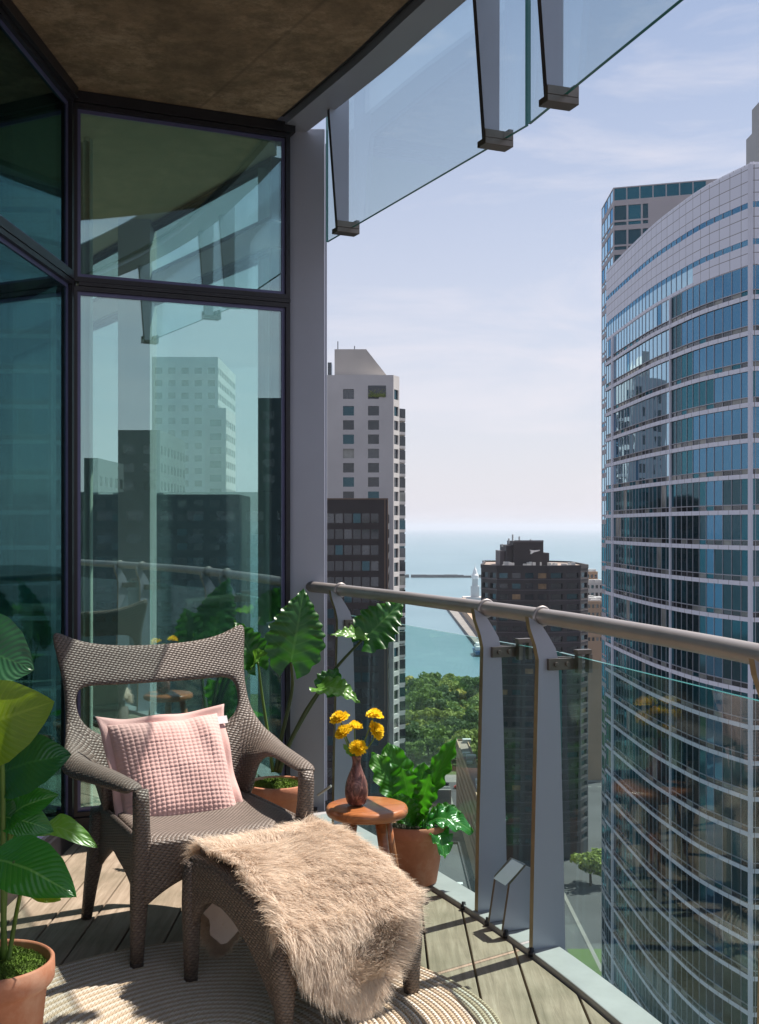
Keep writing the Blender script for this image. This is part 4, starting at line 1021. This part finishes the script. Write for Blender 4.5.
mb=MB(); zr2=zr+.01
mb.box((X(518),YD+12,zr2),(X(549),YD+30,Z(543)+.4)); mb.box((X(511),YD+13,zr2),(X(518)-.05,YD+32,Z(546))); mb.box((X(549)+.05,YD+14,zr2),(X(556),YD+30,Z(554)))
mb.build('plant_room',M['dark_wall'],dt)
mb=MB(); mb.box((X(505.5),YD+16,zr2),(X(511)-.1,YD+30,Z(552))); mb.box((X(519),YD+11.7,Z(543)+.1),(X(549),YD+11.95,Z(543)+.7)); mb.build('plant_room',M['dark_line'],dt)
for px,py in ((517,535),(524,537),(536,540),(513,539),(506,548)): mb=MB(); mb.tube([(X(px)+1,YD+20,Z(545)),(X(px)+1,YD+20,Z(py))],.28,6); mb.build('antenna',M['slab_grey'],dt)
for q in range(22): mb=MB(); x=rc.uniform(X(497),X(575)); yy=rc.uniform(YD+3,YD+11); mb.box((x,yy,zr2),(x+rc.uniform(.4,2),yy+1,zr2+rc.uniform(.3,1.3))); mb.build('roof_vent',M['slab_grey'],dt)
# pale swoosh mark on the plant room wall
mb=MB(); 
def zz(px,py): return Vector(((px-CX)*k*1.034,YD+11.9,EYE-(py-HY)*k*1.034))
mk=[(529.5,549.5),(532,550.2),(535,550.4),(540,549.8),(540,550.6),(537,551.6),(534,552.2),(531.5,554),(530,554.2),(531,552)]
for i in range(1,len(mk)-1): mb.add([zz(*mk[0]),zz(*mk[i]),zz(*mk[i+1])],[(0,1,2)])
mb.build('emblem',M['white_paint'],dt)
emit_windows(wins,dt); adopt(dt,nb)
# --- curved glass tower
cpts=[(30.75,156),(30.8,150.9),(31.0,142),(31.32,133),(31.98,125.8),(33.2,117.5),(35.5,110.0)]
def cat(P,n=14):
    out=[]
    for i in range(len(P)-1):
        p0=Vector(P[max(0,i-1)]);p1=Vector(P[i]);p2=Vector(P[i+1]);p3=Vector(P[min(len(P)-1,i+2)])
        for q in range(n):
            t=q/n; out.append(.5*((2*p1)+(p2-p0)*t+(2*p0-5*p1+4*p2-p3)*t*t+(3*p1-p0-3*p2+p3)*t**3))
    out.append(Vector(P[-1])); return out
dense=cat(cpts)
def resample(P,w):
    out=[P[0]]; acc=0; need=w
    for a,b in zip(P,P[1:]):
        L=(b-a).length; t=0
        while acc+L-t*L>=need-1e-9 and L>0:
            rem=need-acc
            t2=t+rem/L
            if t2>1: break
            out.append(a.lerp(b,t2)); acc=0; t=t2; 
            L_left=L*(1-t)
            if L_left<need: break
        acc+=L*(1-t) if t else L
    return out
def resample(P,w):
    ds=[0]
    for a,b in zip(P,P[1:]): ds.append(ds[-1]+(b-a).length)
    n=round(ds[-1]/w); out=[]
    for i in range(n+1):
        s=ds[-1]*i/n; j=0
        while j<len(ds)-2 and ds[j+1]<s: j+=1
        out.append(P[j].lerp(P[j+1],(s-ds[j])/(ds[j+1]-ds[j])))
    return out
S1=resample(dense,1.5)
S2=[Vector((35.5,110.0))+Vector((1,-.10)).normalized()*d for d in ([.0,.45]+[.45+1.5*i for i in range(1,16)])]
ctw=thing('curved_tower','tall curved office tower of blue glass with pale horizontal bands','office tower',(45,130,G)); nb=names()
def nrm2(a,b): e=(b-a).normalized(); return Vector((-e.y,e.x))*-1 if False else Vector((e.y,-e.x))
# orientation: path goes towards the camera (decreasing Y), outward is -X : left normal
def outn(a,b): e=(b-a).normalized(); return Vector((e.y,-e.x)) if Vector((e.y,-e.x)).dot(Vector((-1,-.3)))>0 else Vector((-e.y,e.x))
TOPZ=EYE+34.7; B0z=EYE+22.0; PIT=3.43
pan=MB(); mul=MB(); wins=[]; ven=MB(); vw=[]
def strip(mb,pts,z0,z1,off,mi=0,uv=True,th=.0):
    d=0
    for i in range(len(pts)-1):
        a,b=pts[i],pts[i+1]; n=outn(a,b); L=(b-a).length
        A=a+n*off;B=b+n*off
        mb.quad((A.x,A.y,z0),(B.x,B.y,z0),(B.x,B.y,z1),(A.x,A.y,z1),mi,[(d,z0),(d+L,z0),(d+L,z1),(d,z1)]); 
        if th:
            C=a+n*(off-th);D=b+n*(off-th)
            mb.quad((A.x,A.y,z1),(B.x,B.y,z1),(D.x,D.y,z1),(C.x,C.y,z1),mi); mb.quad((C.x,C.y,z0),(D.x,D.y,z0),(B.x,B.y,z0),(A.x,A.y,z0),mi)
        d+=L
def proj(p): return CX+p.x*F/p.y
allp=S1+S2[1:]
# parapet panels
for z0,z1 in ((TOPZ-3.55,TOPZ),(TOPZ-7.1,TOPZ-4.1),(B0z+3.05,TOPZ-9.2)): strip(pan,allp,z0,z1,0)
strip(pan,[p for p in allp if proj(p)>=690 or p.y<112],TOPZ-9.2,TOPZ-7.65,0)
strip(pan,allp,TOPZ,TOPZ+.35,-.4)
seg=[(allp[i],allp[i+1]) for i in range(len(allp)-1)]
colmat={}
for i,(a,b) in enumerate(seg):
    px=(proj(a)+proj(b))/2; up='p_sky' if px<671 else 'p_blue'  # sky reflection put into upper pane colours, darker panes below eye level
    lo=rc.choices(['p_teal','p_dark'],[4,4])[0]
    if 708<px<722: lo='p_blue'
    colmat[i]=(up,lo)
    n=outn(a,b); dep=.03
    def Q(z0,z1,d=dep,jit=True):
        A=a-n*d;B=b-n*d; j1=rc.uniform(-.004,.004) if jit else 0; j2=rc.uniform(-.004,.004) if jit else 0
        return (P2(A.x+n.x*j1,A.y+n.y*j1,z0),P2(B.x-n.x*j1,B.y-n.y*j1,z0),P2(B.x-n.x*j1+n.x*j2,B.y+n.y*j2-n.y*j1,z1),P2(A.x+n.x*(j1+j2),A.y+n.y*(j1+j2),z1))
    wins.append((Q(TOPZ-4.1,TOPZ-3.55),M['p_blue']))
    z0=TOPZ-7.65 
    wins.append((Q(z0,TOPZ-7.1),M['p_blue']))
    if px<691:   # taller strip at the left
        A=a-n*.03;B=b-n*.03
        wins.append(((P2(A.x,A.y,z0-1.55),P2(B.x,B.y,z0-1.55),P2(B.x,B.y,z0),P2(A.x,A.y,z0)),M['p_sky']))
    f=0; zb=B0z
    while zb>G+6:
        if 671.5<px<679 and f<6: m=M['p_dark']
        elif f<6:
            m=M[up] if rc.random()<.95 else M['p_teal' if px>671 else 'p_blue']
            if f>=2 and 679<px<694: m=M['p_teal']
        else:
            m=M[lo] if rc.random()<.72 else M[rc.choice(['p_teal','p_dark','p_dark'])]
            if px<668 and rc.random()<.1: m=M['p_blind']
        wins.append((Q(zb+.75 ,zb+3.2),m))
        vw.append((Q(zb+.22,zb+.68,.04,False),M[rc.choices(['p_blind','w_mid','w_dark','p_teal'],[3,3,2,1])[0]]))
        zb-=PIT; f+=1
zb=B0z
while zb>G+5:
    strip(pan,allp,zb-.22,zb+.22,.14,0,True,.3); strip(mul,allp,zb+.68,zb+.76,.08,0,False,.25)
    zb-=PIT
for i,p in enumerate(allp):
    a=allp[max(0,i-1)];b=allp[min(len(allp)-1,i+1)]; n=outn(a,b); e=(b-a).normalized(); w=.045
    w=.032
    for za,zb_ in ((G,B0z+3.05),(TOPZ-4.1,TOPZ-3.55),(TOPZ-9.2 if proj(p)<691 else TOPZ-7.65,TOPZ-7.1)): mul.prism([tuple(p-e*w+n*.02),tuple(p-e*w-n*.14),tuple(p+e*w-n*.14),tuple(p+e*w+n*.02)],za,zb_)
pil_=MB()
for pxt,w in ((614.3,.35),(671,.10),(752.5,.17)):
    p=min(allp,key=lambda q:abs(proj(q)-pxt)); i=allp.index(p); a=allp[max(0,i-1)];b=allp[min(len(allp)-1,i+1)]; n=outn(a,b); e=(b-a).normalized()
    pil_.prism([tuple(p-e*w+n*.2),tuple(p-e*w-n*.14),tuple(p+e*w-n*.14),tuple(p+e*w+n*.2)],G,B0z+3.05 if w!=.17 else TOPZ-.01)
cpoly=[tuple(p) for p in allp]+[(70,150),(60,156)]
body=MB(); 
inner=[]
for i,p in enumerate(allp):
    a=allp[max(0,i-1)];b=allp[min(len(allp)-1,i+1)]; inner.append(tuple(p-outn(a,b)*.5))
body.prism(inner+[(70,150),(60,156)],G,TOPZ-.6)
body.build('core',M['dark_wall'],ctw); pan.build('band',M['panel'],ctw); pil_.build('pilaster',M['panel_plain'],ctw); mul.build('mullion',M['mullion'],ctw)
emit_windows(wins,ctw,'window',90)
ms=[];mb=MB()
for q,m in vw:
    if m not in ms: ms.append(m)
    mb.quad(*q,mi=ms.index(m))
mb.build('vent_strip',ms,ctw,kind='stuff'); adopt(ctw,nb)
# --- taller wing behind
rw=thing('rear_tower','taller flat topped glass tower wing rising behind the curved tower','tower',(40,160,G)); nb=names()
mb=MB();wins=[]; zt_=EYE+45.8
pA=(31.95,165.5); pB=(31.54,155.2); pC=(44.5,151.2)
rowsF=[(zt_-1.75,zt_-.15)]; z=zt_-2.5
while z>G+6: rowsF.append((z-1.95,z)); rowsF.append((z-2.65,z-2.2)); z-=3.3
pkL=lambda *a: M[rc.choices(['p_sky','p_blue'],[5,1])[0]] if a[1]>EYE else M[rc.choices(['p_teal','p_dark'],[2,3])[0]]  # brighter sky panes above eye level: reflection put into the pane colour
pkF=lambda *a: M['p_teal'] if a[1]>zt_-2.5 else M[rc.choices(['p_teal','p_dark'],[2,3])[0]]
facade(mb,wins,pA,pB,G,zt_,[(.2+2.5*i,2.5+2.5*i) for i in range(4)],rowsF,.05,pkL)
def frontcols(): return [(.15,1.75),(2.0,3.65),(3.9,4.6)]
facade(mb,wins,pB,pC,G,zt_-2.2,frontcols(),rowsF[1:],.15,pkF); facade(mb,wins,pB,pC,zt_-2.2,zt_,[(.15+1.72*i,1.72*(i+1)) for i in range(7)],rowsF[:1],.08,pkF)
mb.quad((31.95,165.5,zt_),(31.54,155.2,zt_),(44.5,151.2,zt_),(50,165.5,zt_)); mb.quad((44.5,151.2,G),(50,165.5,G),(50,165.5,zt_),(44.5,151.2,zt_)); mb.quad((50,165.5,G),(31.95,165.5,G),(31.95,165.5,zt_),(50,165.5,zt_))
mb.build('wall',M['rear_wall'],rw); emit_windows(wins,rw); adopt(rw,nb)
# --- stepped far tower top right
YT=185.0;k=YT/F; X=lambda px:(px-CX)*k; Z=lambda py: EYE-(py-HY)*k
ft=thing('stepped_tower','grey stone tower top rising above the curved tower at the right edge','tower',(X(765),YT,G)); nb=names()
mb=MB();wins=[]
facade(mb,wins,(X(762),YT),(X(805),YT),G,Z(123),[(.5+1.6*i,1.3+1.6*i) for i in range(4)],[(Z(160)-3.2*j,Z(160)+1.8-3.2*j) for j in range(-3,20)],.3,pickd)
facade(mb,wins,(X(762),YT+8),(X(762),YT),G,Z(123),[],[],.3,pickd)
facade(mb,wins,(X(768),YT+1),(X(805),YT+1),Z(123),Z(92),[(.4+1.4*i,1.1+1.4*i) for i in range(4)],[(Z(118)+3.4*j,Z(118)+2.2+3.4*j) for j in range(2)],.3,pickd)
facade(mb,wins,(X(768),YT+8),(X(768),YT+1),Z(123),Z(92),[],[],.3,pickd)
mb.quad((X(762),YT,Z(123)),(X(805),YT,Z(123)),(X(805),YT+8,Z(123)),(X(762),YT+8,Z(123))); mb.quad((X(768),YT+1,Z(92)),(X(805),YT+1,Z(92)),(X(805),YT+8,Z(92)),(X(768),YT+8,Z(92)))
mb.build('wall',M['grey_wall'],ft); emit_windows(wins,ft); adopt(ft,nb)
# --- small blocks between the dark tower and the curved tower, and low city
def block(name,label,cat_,x0,x1,y0,y1,h0,h1,wallm,roofm='roof',ncol=6,nrow=5,parapet=.9,side='left',group=None):
    t=thing(name,label,cat_,((x0+x1)/2,(y0+y1)/2,h0),0,group); nb=names(); mb=MB();wins=[]
    H=h1-h0; rws=[(h1-2.4-3.3*j,h1-.9-3.3*j) for j in range(nrow) if h1-2.4-3.3*j>h0+.5]
    w=(x1-x0)/ncol; cF=[(w*j+w*.2,w*j+w*.8) for j in range(ncol)]
    n2=max(2,int((y1-y0)/w)); w2=(y1-y0)/n2; cS=[(w2*j+w2*.2,w2*j+w2*.8) for j in range(n2)]
    facade(mb,wins,(x0,y0),(x1,y0),h0,h1,cF,rws,.25,pickd); facade(mb,wins,(x0,y1),(x0,y0),h0,h1,cS,rws,.25,pickd); facade(mb,wins,(x1,y0),(x1,y1),h0,h1,[],[],.2,pickd)
    facade(mb,wins,(x1,y1),(x0,y1),h0,h1,[],[],.2,pickd)
    mb.build('wall',M[wallm],t); mb=MB(); mb.prism([(x0+.3,y0+.3),(x1-.3,y0+.3),(x1-.3,y1-.3),(x0+.3,y1-.3)],h1-.7,h1-.25)
    for q in range(7):
        x=rc.uniform(x0+2,x1-4);y=rc.uniform(y0+2,y1-4); s=rc.uniform(1,2.6); mb.box((x,y,h1-.25),(x+s*1.3,y+s,h1-.25+s*.6),1)
    mb.build('roof',[M[roofm],M['slab_grey']],t)
    mb=MB()
    for a_,b_ in (((x0,y0),(x1,y0+.35)),((x0,y1-.35),(x1,y1)),((x0,y0+.35),(x0+.35,y1-.35)),((x1-.35,y0+.35),(x1,y1-.35))): mb.box((a_[0]-.0,a_[1],h1-.25+.25),(b_[0],b_[1],h1+parapet*.4))
    mb.build('parapet',M[wallm],t)
    emit_windows(wins,t,'window',40); adopt(t,nb); return t
block('slab_building','long dark slab building seen through the apartment room below the horizon','building',-84,-32,262,285,G,EYE-(496-HY)*262/F,'far_dark','asphalt',14,12)  # added building, darkens the lower part of the view through the room
k=500/F
block('apartment_block','tan topped pale block between the dark tower and the curved tower','building',(586-CX)*k,(612-CX)*k,500,530,G,EYE-(583-HY)*k,'grey_wall')
block('apartment_block','small tan penthouse block peeking over the pale block by the curved tower','building',(591-CX)*k,(603-CX)*k,512,525,EYE-(583-HY)*k-2,EYE-(573.5-HY)*k,'tan','tan',3,2)
block('apartment_block','brown lower block below the pale one beside the dark tower','building',(587-CX)*.4,(612-CX)*.4,460,490,G,EYE-(602-HY)*.4,'tan')
block('parking_building','long low flat roofed brown building seen through the railing glass','building',27.5,31.5,292,412,G,G+25,'tan','roof',2,6)
block('office_annex','low grey flat roofed block far below the fern pot','building',-14,22,262,318,G,G+14,'dark_wall','asphalt',8,3)
# --- harbour tower and pier, breakwater, ship
k=1560/F; X=lambda px:(px-CX)*k; Z=lambda py: EYE-(py-HY)*k
lt=thing('harbour_tower','small white spired tower at the head of the pier','tower',(X(475),1560,G)); nb=names()
mb=MB(); mb.box((X(471),1555,G),(X(479),1566,Z(586))); mb.box((X(472.3),1557,Z(586)),(X(477.7),1564,Z(579))); mb.build('shaft',M['slab_grey'],lt)
mb=MB(); mb.lathe([(5.0,0),(5.0,5),(3.6,7),(2.4,12),(.6,16),(.1,20)],(X(475),1560,Z(579)),16); mb.build('dome',M['white_paint'],lt)
mb=MB(); mb.box((X(463),1550,G),(X(492),1580,Z(597))); mb.build('hall',M['white_wall'],lt); adopt(lt,nb)
mb=MB(); mb.prism([(82,930),(93,930),(99,1500),(84,1500)],G-.8,G+1.6); pr=mb.build('pier',M['paving'],None,label='long tan pier reaching into the lake behind the railing post',cat='pier')
mb=MB(); mb.prism([(90,960),(104,960),(112,1500),(98,1500)],G+1.7,G+9); mb.build('shed',M['tan'],pr)
mb=MB(); mb.prism([(76,1470),(112,1470),(112,1500),(76,1500)],G-.7,G+2); mb.build('pier_head',M['paving'],pr)
bw=MB()
x=20
while x<260:
    w=rc.uniform(10,40); bw.box((x,2330+rc.uniform(-3,3),G-1),(x+w,2342,G+rc.uniform(2.5,5))); x+=w+rc.choice((0,0,4))
bw.build('breakwater',M['far_dark'],None,label='thin dark breakwater line across the lake near the horizon',cat='breakwater')
sh=thing('ship','small blue and white ship moored at the near end of the pier','ship',(79.5,925,G))
mb=MB(); mb.add([(-3,-14,-.2),(3,-14,-.2),(3.6,8,-.2),(0,17,-.2),(-3.6,8,-.2),(-3.6,-15,3),(3.6,-15,3),(4.2,8,3.2),(0,20,4),(-4.2,8,3.2)],[(0,1,6,5),(1,2,7,6),(2,3,8,7),(3,4,9,8),(4,0,5,9),(5,6,7,8,9)]); mb.build('hull',M['hull'],sh)
mb=MB(); mb.box((-2.8,-11,3.3),(2.8,7,6)); mb.box((-2,-6,6.01),(2,4,8.5)); mb.tube([(0,0,8.5),(0,0,13)],.2,6); mb.build('cabin',M['white_paint'],sh)
# --- ground, lake, roads
mb=MB(); mb.box((-3000,-1200,G-6),(3000,699,G)); mb.build('ground',M['asphalt'],None,kind='structure')
mb=MB(); mb.box((-24000,699.01,G-7),(24000,48000,G-1.4)); mb.build('lake',M['lake'],None,kind='structure')
def sheet(name,x0,x1,y0,y1,z,m): mb=MB(); mb.quad((x0,y0,G+z),(x1,y0,G+z),(x1,y1,G+z),(x0,y1,G+z)); mb.build(name,M[m],None,kind='structure')
sheet('park_lawn',-300,400,470,697,.05,'grass')
sheet('pavement',-300,27,418,440,.10,'paving'); sheet('pavement',-300,400,456,470,.10,'paving'); sheet('pavement',-300,27,384,390,.10,'paving')
sheet('street_lawn',45,57,258,276,.1,'grass'); sheet('street_path',50.3,51.3,262,330,.12,'paving'); sheet('road',-300,400,441,455,.10,'asphalt'); sheet('plaza',-300,26,330,370,.10,'paving')
for y in (448,): 
    mb=MB()
    for i in range(80): mb.quad((-150+i*5,y,G+.12),(-147.5+i*5,y,G+.12),(-147.5+i*5,y+.25,G+.12),(-150+i*5,y+.25,G+.12))
    mb.build('road_marking',M['roadline'],None,kind='structure')
for y,z in ((417,6.0),(376,2.0)):
    mb=MB(); mb.box((-120,y,G),(26,y+1.2,G+z)); mb.build('retaining_wall',M['paving'],None,label='long pale retaining wall beside the road at the park edge' if z>3 else 'low pale wall in front of the street behind the fern leaves',cat='wall')
# --- cars
def car(mat):
    t=thing('parked_car','','car'); mb=MB()
    side=[(-2.2,.35),(2.2,.35),(2.25,.8),(1.3,.95),(.7,1.42),(-1.2,1.45),(-1.9,.98),(-2.25,.85)]; n=8
    vs=[(x,-.85,z) for x,z in side]+[(x,.85,z) for x,z in side]
    mb.add(vs,[tuple(range(n)),tuple(range(2*n-1,n-1,-1))]+[(i,n+i,n+(i+1)%n,(i+1)%n) for i in range(n)]); mb.build('body',mat,t)
    mb=MB(); mb.box((-1.1,-.87,1.0),(.65,.87,1.33)); mb.build('window',M['w_dark'],t)
    for x in (-1.4,1.4):
        for y in (-.8,.8): mb=MB(); mb.tube([(x,y-.1,.33),(x,y+.1,.33)],.33,12); mb.build('wheel',M['tyre'],t)
    return t
labs=['white car on the far road below the park','black car on the far road below the park','red car on the far road below the park']
for i,(x,y,mk_) in enumerate(((16,445,'car_a'),(25,451,'car_b'),(31,445,'car_c'),(20,362,'car_a'),(22,350,'car_b'),(9,451.5,'car_a'),(12,344,'car_c'))):
    c_=car(M[mk_]); c_.location=(x,y,G+.11); c_['label']=['white car on the far road below the park edge','black car on the far road beyond the white car','red car on the far road right of the white car','white car parked on the plaza behind the fern leaves','black car parked on the plaza behind the fern leaves','white car on the near lane of the far road, left of the black car','red car parked on the plaza left of the fern leaves'][i]; c_['group']='cars in the streets below'
# --- trees
def tree_proto(fm,seed,R0=5.5,H=13):
    r=random.Random(seed); t=thing('tree','','tree')
    mb=MB(); mb.tube([(0,0,0),(.2,.1,H*.3),(0,.2,H*.6)],[.45,.35,.2],7)
    for q in range(5):
        a=r.uniform(0,2*PI); mb.tube([(.1,.1,H*.35),(math.cos(a)*R0*.5,math.sin(a)*R0*.5,H*.6)],[.2,.08],5)
    mb.build('trunk',M['bark'],t)
    mb=MB(); cl=[]
    for q in range(15):
        a=r.uniform(0,2*PI); d=R0*.75*math.sqrt(r.random()); z=H*r.uniform(.42,.85); cl.append((Vector((math.cos(a)*d,math.sin(a)*d,z)),R0*r.uniform(.28,.48)))
    for c_,rad in cl:
        for q in range(120):
            v=Vector((r.gauss(0,1),r.gauss(0,1),r.gauss(0,1))).normalized()*rad*r.uniform(.75,1.08); v.z*=.75; p=c_+v
            s=r.uniform(.25,.55); n=(v.normalized()+Vector((r.gauss(0,.5),r.gauss(0,.5),r.gauss(0,.5)))).normalized(); a=n.orthogonal().normalized(); b=n.cross(a); a*=s;b*=s
            mb.add([p-a-b*.6,p+a*.8-b,p+a+b*.7,p-a*.7+b],[(0,1,2,3)])
    mb.build('crown',fm,t); return t
protos=[tree_proto(M['fol0'],1),tree_proto(M['fol1'],2,6,12),tree_proto(M['fol2'],3,4.6,10),tree_proto(M['fol3'],4,5,15),tree_proto(M['fol1'],5,5,11),tree_proto(M['fol0'],6,6.5,14)]
kinds=['mid green round tree in the park by the lake','light green broad tree in the park by the lake','yellow green small tree in the park by the lake','dark tall tree in the park by the lake','light green compact tree in the park by the lake','large deep green tree in the park by the lake']
rt=random.Random(33); used=[False]*6; n=0
spots=[]
y=486
while y<690:
    x=(398-CX)*y/F-4
    while x<(484-CX)*y/F+6:
        spots.append((x+rt.uniform(-2.5,2.5),y+rt.uniform(-3,3))); x+=rt.uniform(8.5,12.5)
    y+=rt.uniform(11,14)
spots+= [(lerp(586,602,rt.random())*0+((586+16*rt.random())-CX)*yy/F,yy) for yy in (325,560,575,590,620,650,680)]
for (x,y) in spots:
    if 441<y<456 or (27<x<62 and y<415): 
        if y>330: continue
    w=[3,4,3,2.5,3,2.5]; kk=rt.choices(range(6),w)[0]
    if y==325: kk=1
    o=protos[kk] if not used[kk] else copy_tree(protos[kk]); used[kk]=True
    o.location=(x,y,G); o.rotation_euler.z=rt.uniform(0,6.28); s=rt.uniform(.85,1.4); o.scale=(s,s,s*rt.uniform(.85,1.1))
    o['label']=kinds[kk] if y>400 else 'lone bright green street tree between the towers, seen through the right glass panel'; o['group']='trees of the park ('+kinds[kk].split(' in ')[0]+')' if y>400 else 'street tree'
for kk in range(6):
    if not used[kk]: protos[kk].location=(30+kk*8,600,G); protos[kk]['label']=kinds[kk]
# --- city seen only as reflections in the window: real towers to the right behind the camera
def mirror(p): v=Vector((p[0],p[1]))-A0; q=Vector((p[0],p[1]))-nA*2*v.dot(nA); return (q.x,q.y)
def refl(label,px0,px1,py,D,depth,wallm,seedc,pitch=3.6,cw=3.4,open_=.5):
    pk=(lambda *a: M[rc.choice(['p_blind','w_soft'])]) if wallm!='far_dark' else (lambda *a: M['w_mid'])
    k=D/F; x0=(px0-CX)*k;x1=(px1-CX)*k; z1=EYE-(py-HY)*k
    a=mirror((x0,D));b=mirror((x1,D));c=mirror((x1,D+depth));d=mirror((x0,D+depth))
    t=thing('city_tower',label,'tower',((a[0]+c[0])/2,(a[1]+c[1])/2,G)); nb=names(); mb=MB();wins=[]
    rows=[];z=z1-3
    while z>-45: rows.append((z-pitch*open_,z)); z-=pitch
    for p,q in ((b,a),(c,b),(d,c),(a,d)):
        L=math.hypot(q[0]-p[0],q[1]-p[1]); n=max(1,int(L/cw)); w=L/n
        facade(mb,wins,p,q,G,z1,[(w*j+w*.22,w*j+w*.78) for j in range(n)] if (p,q) in ((b,a),(c,b),(a,d)) else [],rows,.2,pk)
    mb.add([(*p,z1) for p in (a,b,c,d)],[(0,3,2,1)]); mb.build('wall',M[wallm],t); emit_windows(wins,t,'window',20); adopt(t,nb)
refl('tall pale grey slab tower reflected in the window behind the armchair',152,218,357,330,40,'slab_grey',1)
refl('narrow pale stepped tower reflected beside the slab tower in the window',205,226,408,300,20,'white_wall',2)
refl('dark mid height tower reflected at the left of the tall window',118,160,430,230,30,'far_dark',3)
refl('dark broad block filling the lower reflection of the window',60,300,492,180,40,'far_dark',4,3.6,4.5,.4)
refl('dark tower reflected at the right edge of the tall window',258,300,398,260,30,'far_dark',5)
refl('small dark tower reflected at the left edge of the tall window',84,98,458,200,20,'far_dark',6)
# ================================================================ haze
DENS=0.00006
mb=MB(); mb.box((-23000,-1100,G-8.5),(23000,47000,90)); t=NT('haze_air'); vp=t.n('ShaderNodeVolumePrincipled'); vp.inputs['Color'].default_value=(.80,.88,1,1); vp.inputs['Density'].default_value=DENS; vp.inputs['Anisotropy'].default_value=.2
t.l(vp.outputs[0],t.out.inputs['Volume']); hz=mb.build('haze',t.mat,None,kind='stuff')
# ================================================================ light, sky, camera
EL=R(60.5); az=math.atan2(.81,.58)
sd=Vector((math.sin(az)*math.cos(EL),math.cos(az)*math.cos(EL),math.sin(EL)))
sl=bpy.data.lights.new('sun','SUN'); sl.energy=5.0; sl.angle=R(.5); sl.color=(1,.93,.83)
so_=bpy.data.objects.new('sun',sl); COL.objects.link(so_); so_.rotation_euler=sd.to_track_quat('Z','Y').to_euler()
w=bpy.data.worlds.new('World'); scene.world=w; w.use_nodes=True; nt=w.node_tree; nt.nodes.clear()
out=nt.nodes.new('ShaderNodeOutputWorld'); bg=nt.nodes.new('ShaderNodeBackground'); sky=nt.nodes.new('ShaderNodeTexSky'); sky.sky_type='NISHITA'; sky.sun_disc=False
sky.sun_elevation=EL; sky.sun_rotation=az; sky.air_density=1.0; sky.dust_density=.7; sky.ozone_density=1.5; sky.altitude=100
tc=nt.nodes.new('ShaderNodeTexCoord'); mp=nt.nodes.new('ShaderNodeMapping'); mp.inputs['Scale'].default_value=(1.2,1.2,5.5); nz=nt.nodes.new('ShaderNodeTexNoise'); nz.inputs['Scale'].default_value=2.2; nz.inputs['Detail'].default_value=7; nz.inputs['Roughness'].default_value=.6; nz.inputs['Distortion'].default_value=.5
cr=nt.nodes.new('ShaderNodeValToRGB'); cr.color_ramp.elements[0].position=.46; cr.color_ramp.elements[1].position=.72
mx=nt.nodes.new('ShaderNodeMix'); mx.data_type='RGBA'; ml=nt.nodes.new('ShaderNodeMath'); ml.operation='MULTIPLY'; ml.inputs[1].default_value=.75
L_=nt.links.new
L_(tc.outputs['Generated'],mp.inputs[0]); L_(mp.outputs[0],nz.inputs['Vector']); L_(nz.outputs['Fac'],cr.inputs[0]); L_(cr.outputs[0],ml.inputs[0])
# haze layer near the horizon of the sky
sx=nt.nodes.new('ShaderNodeSeparateXYZ'); L_(tc.outputs['Generated'],sx.inputs[0])
hr_=nt.nodes.new('ShaderNodeValToRGB'); e=hr_.color_ramp.elements; e[0].position=0; e[0].color=(.85,.85,.85,1); e[1].position=.46; e[1].color=(0.12,.12,.12,1); m_=e.new(.2); m_.color=(.55,.55,.55,1)
L_(sx.outputs[2],hr_.inputs[0])
m1=nt.nodes.new('ShaderNodeMix'); m1.data_type='RGBA'; L_(hr_.outputs[0],m1.inputs[0]); L_(sky.outputs[0],m1.inputs[6]); m1.inputs[7].default_value=(6.6,6.35,7.1,1)
L_(ml.outputs[0],mx.inputs[0]); L_(m1.outputs[2],mx.inputs[6]); mx.inputs[7].default_value=(7.6,7.2,7.6,1)
L_(mx.outputs[2],bg.inputs[0]); bg.inputs[1].default_value=.068; L_(bg.outputs[0],out.inputs[0])
cam=bpy.data.cameras.new('camera'); co=bpy.data.objects.new('camera',cam); COL.objects.link(co); co.location=(0,0,EYE); co.rotation_euler=(R(90),0,0)
cam.sensor_fit='VERTICAL'; cam.sensor_height=36; cam.lens=36*F/1024; cam.shift_y=15/1024; cam.clip_end=60000; cam.clip_start=.05; scene.camera=co
vs_=scene.view_settings; vs_.view_transform='Standard'; vs_.look='None'; vs_.exposure=.85; vs_.gamma=1
scene.cycles.max_bounces=14; scene.cycles.transparent_max_bounces=24; scene.cycles.glossy_bounces=6; scene.cycles.diffuse_bounces=4
scene.cycles.sample_clamp_indirect=6
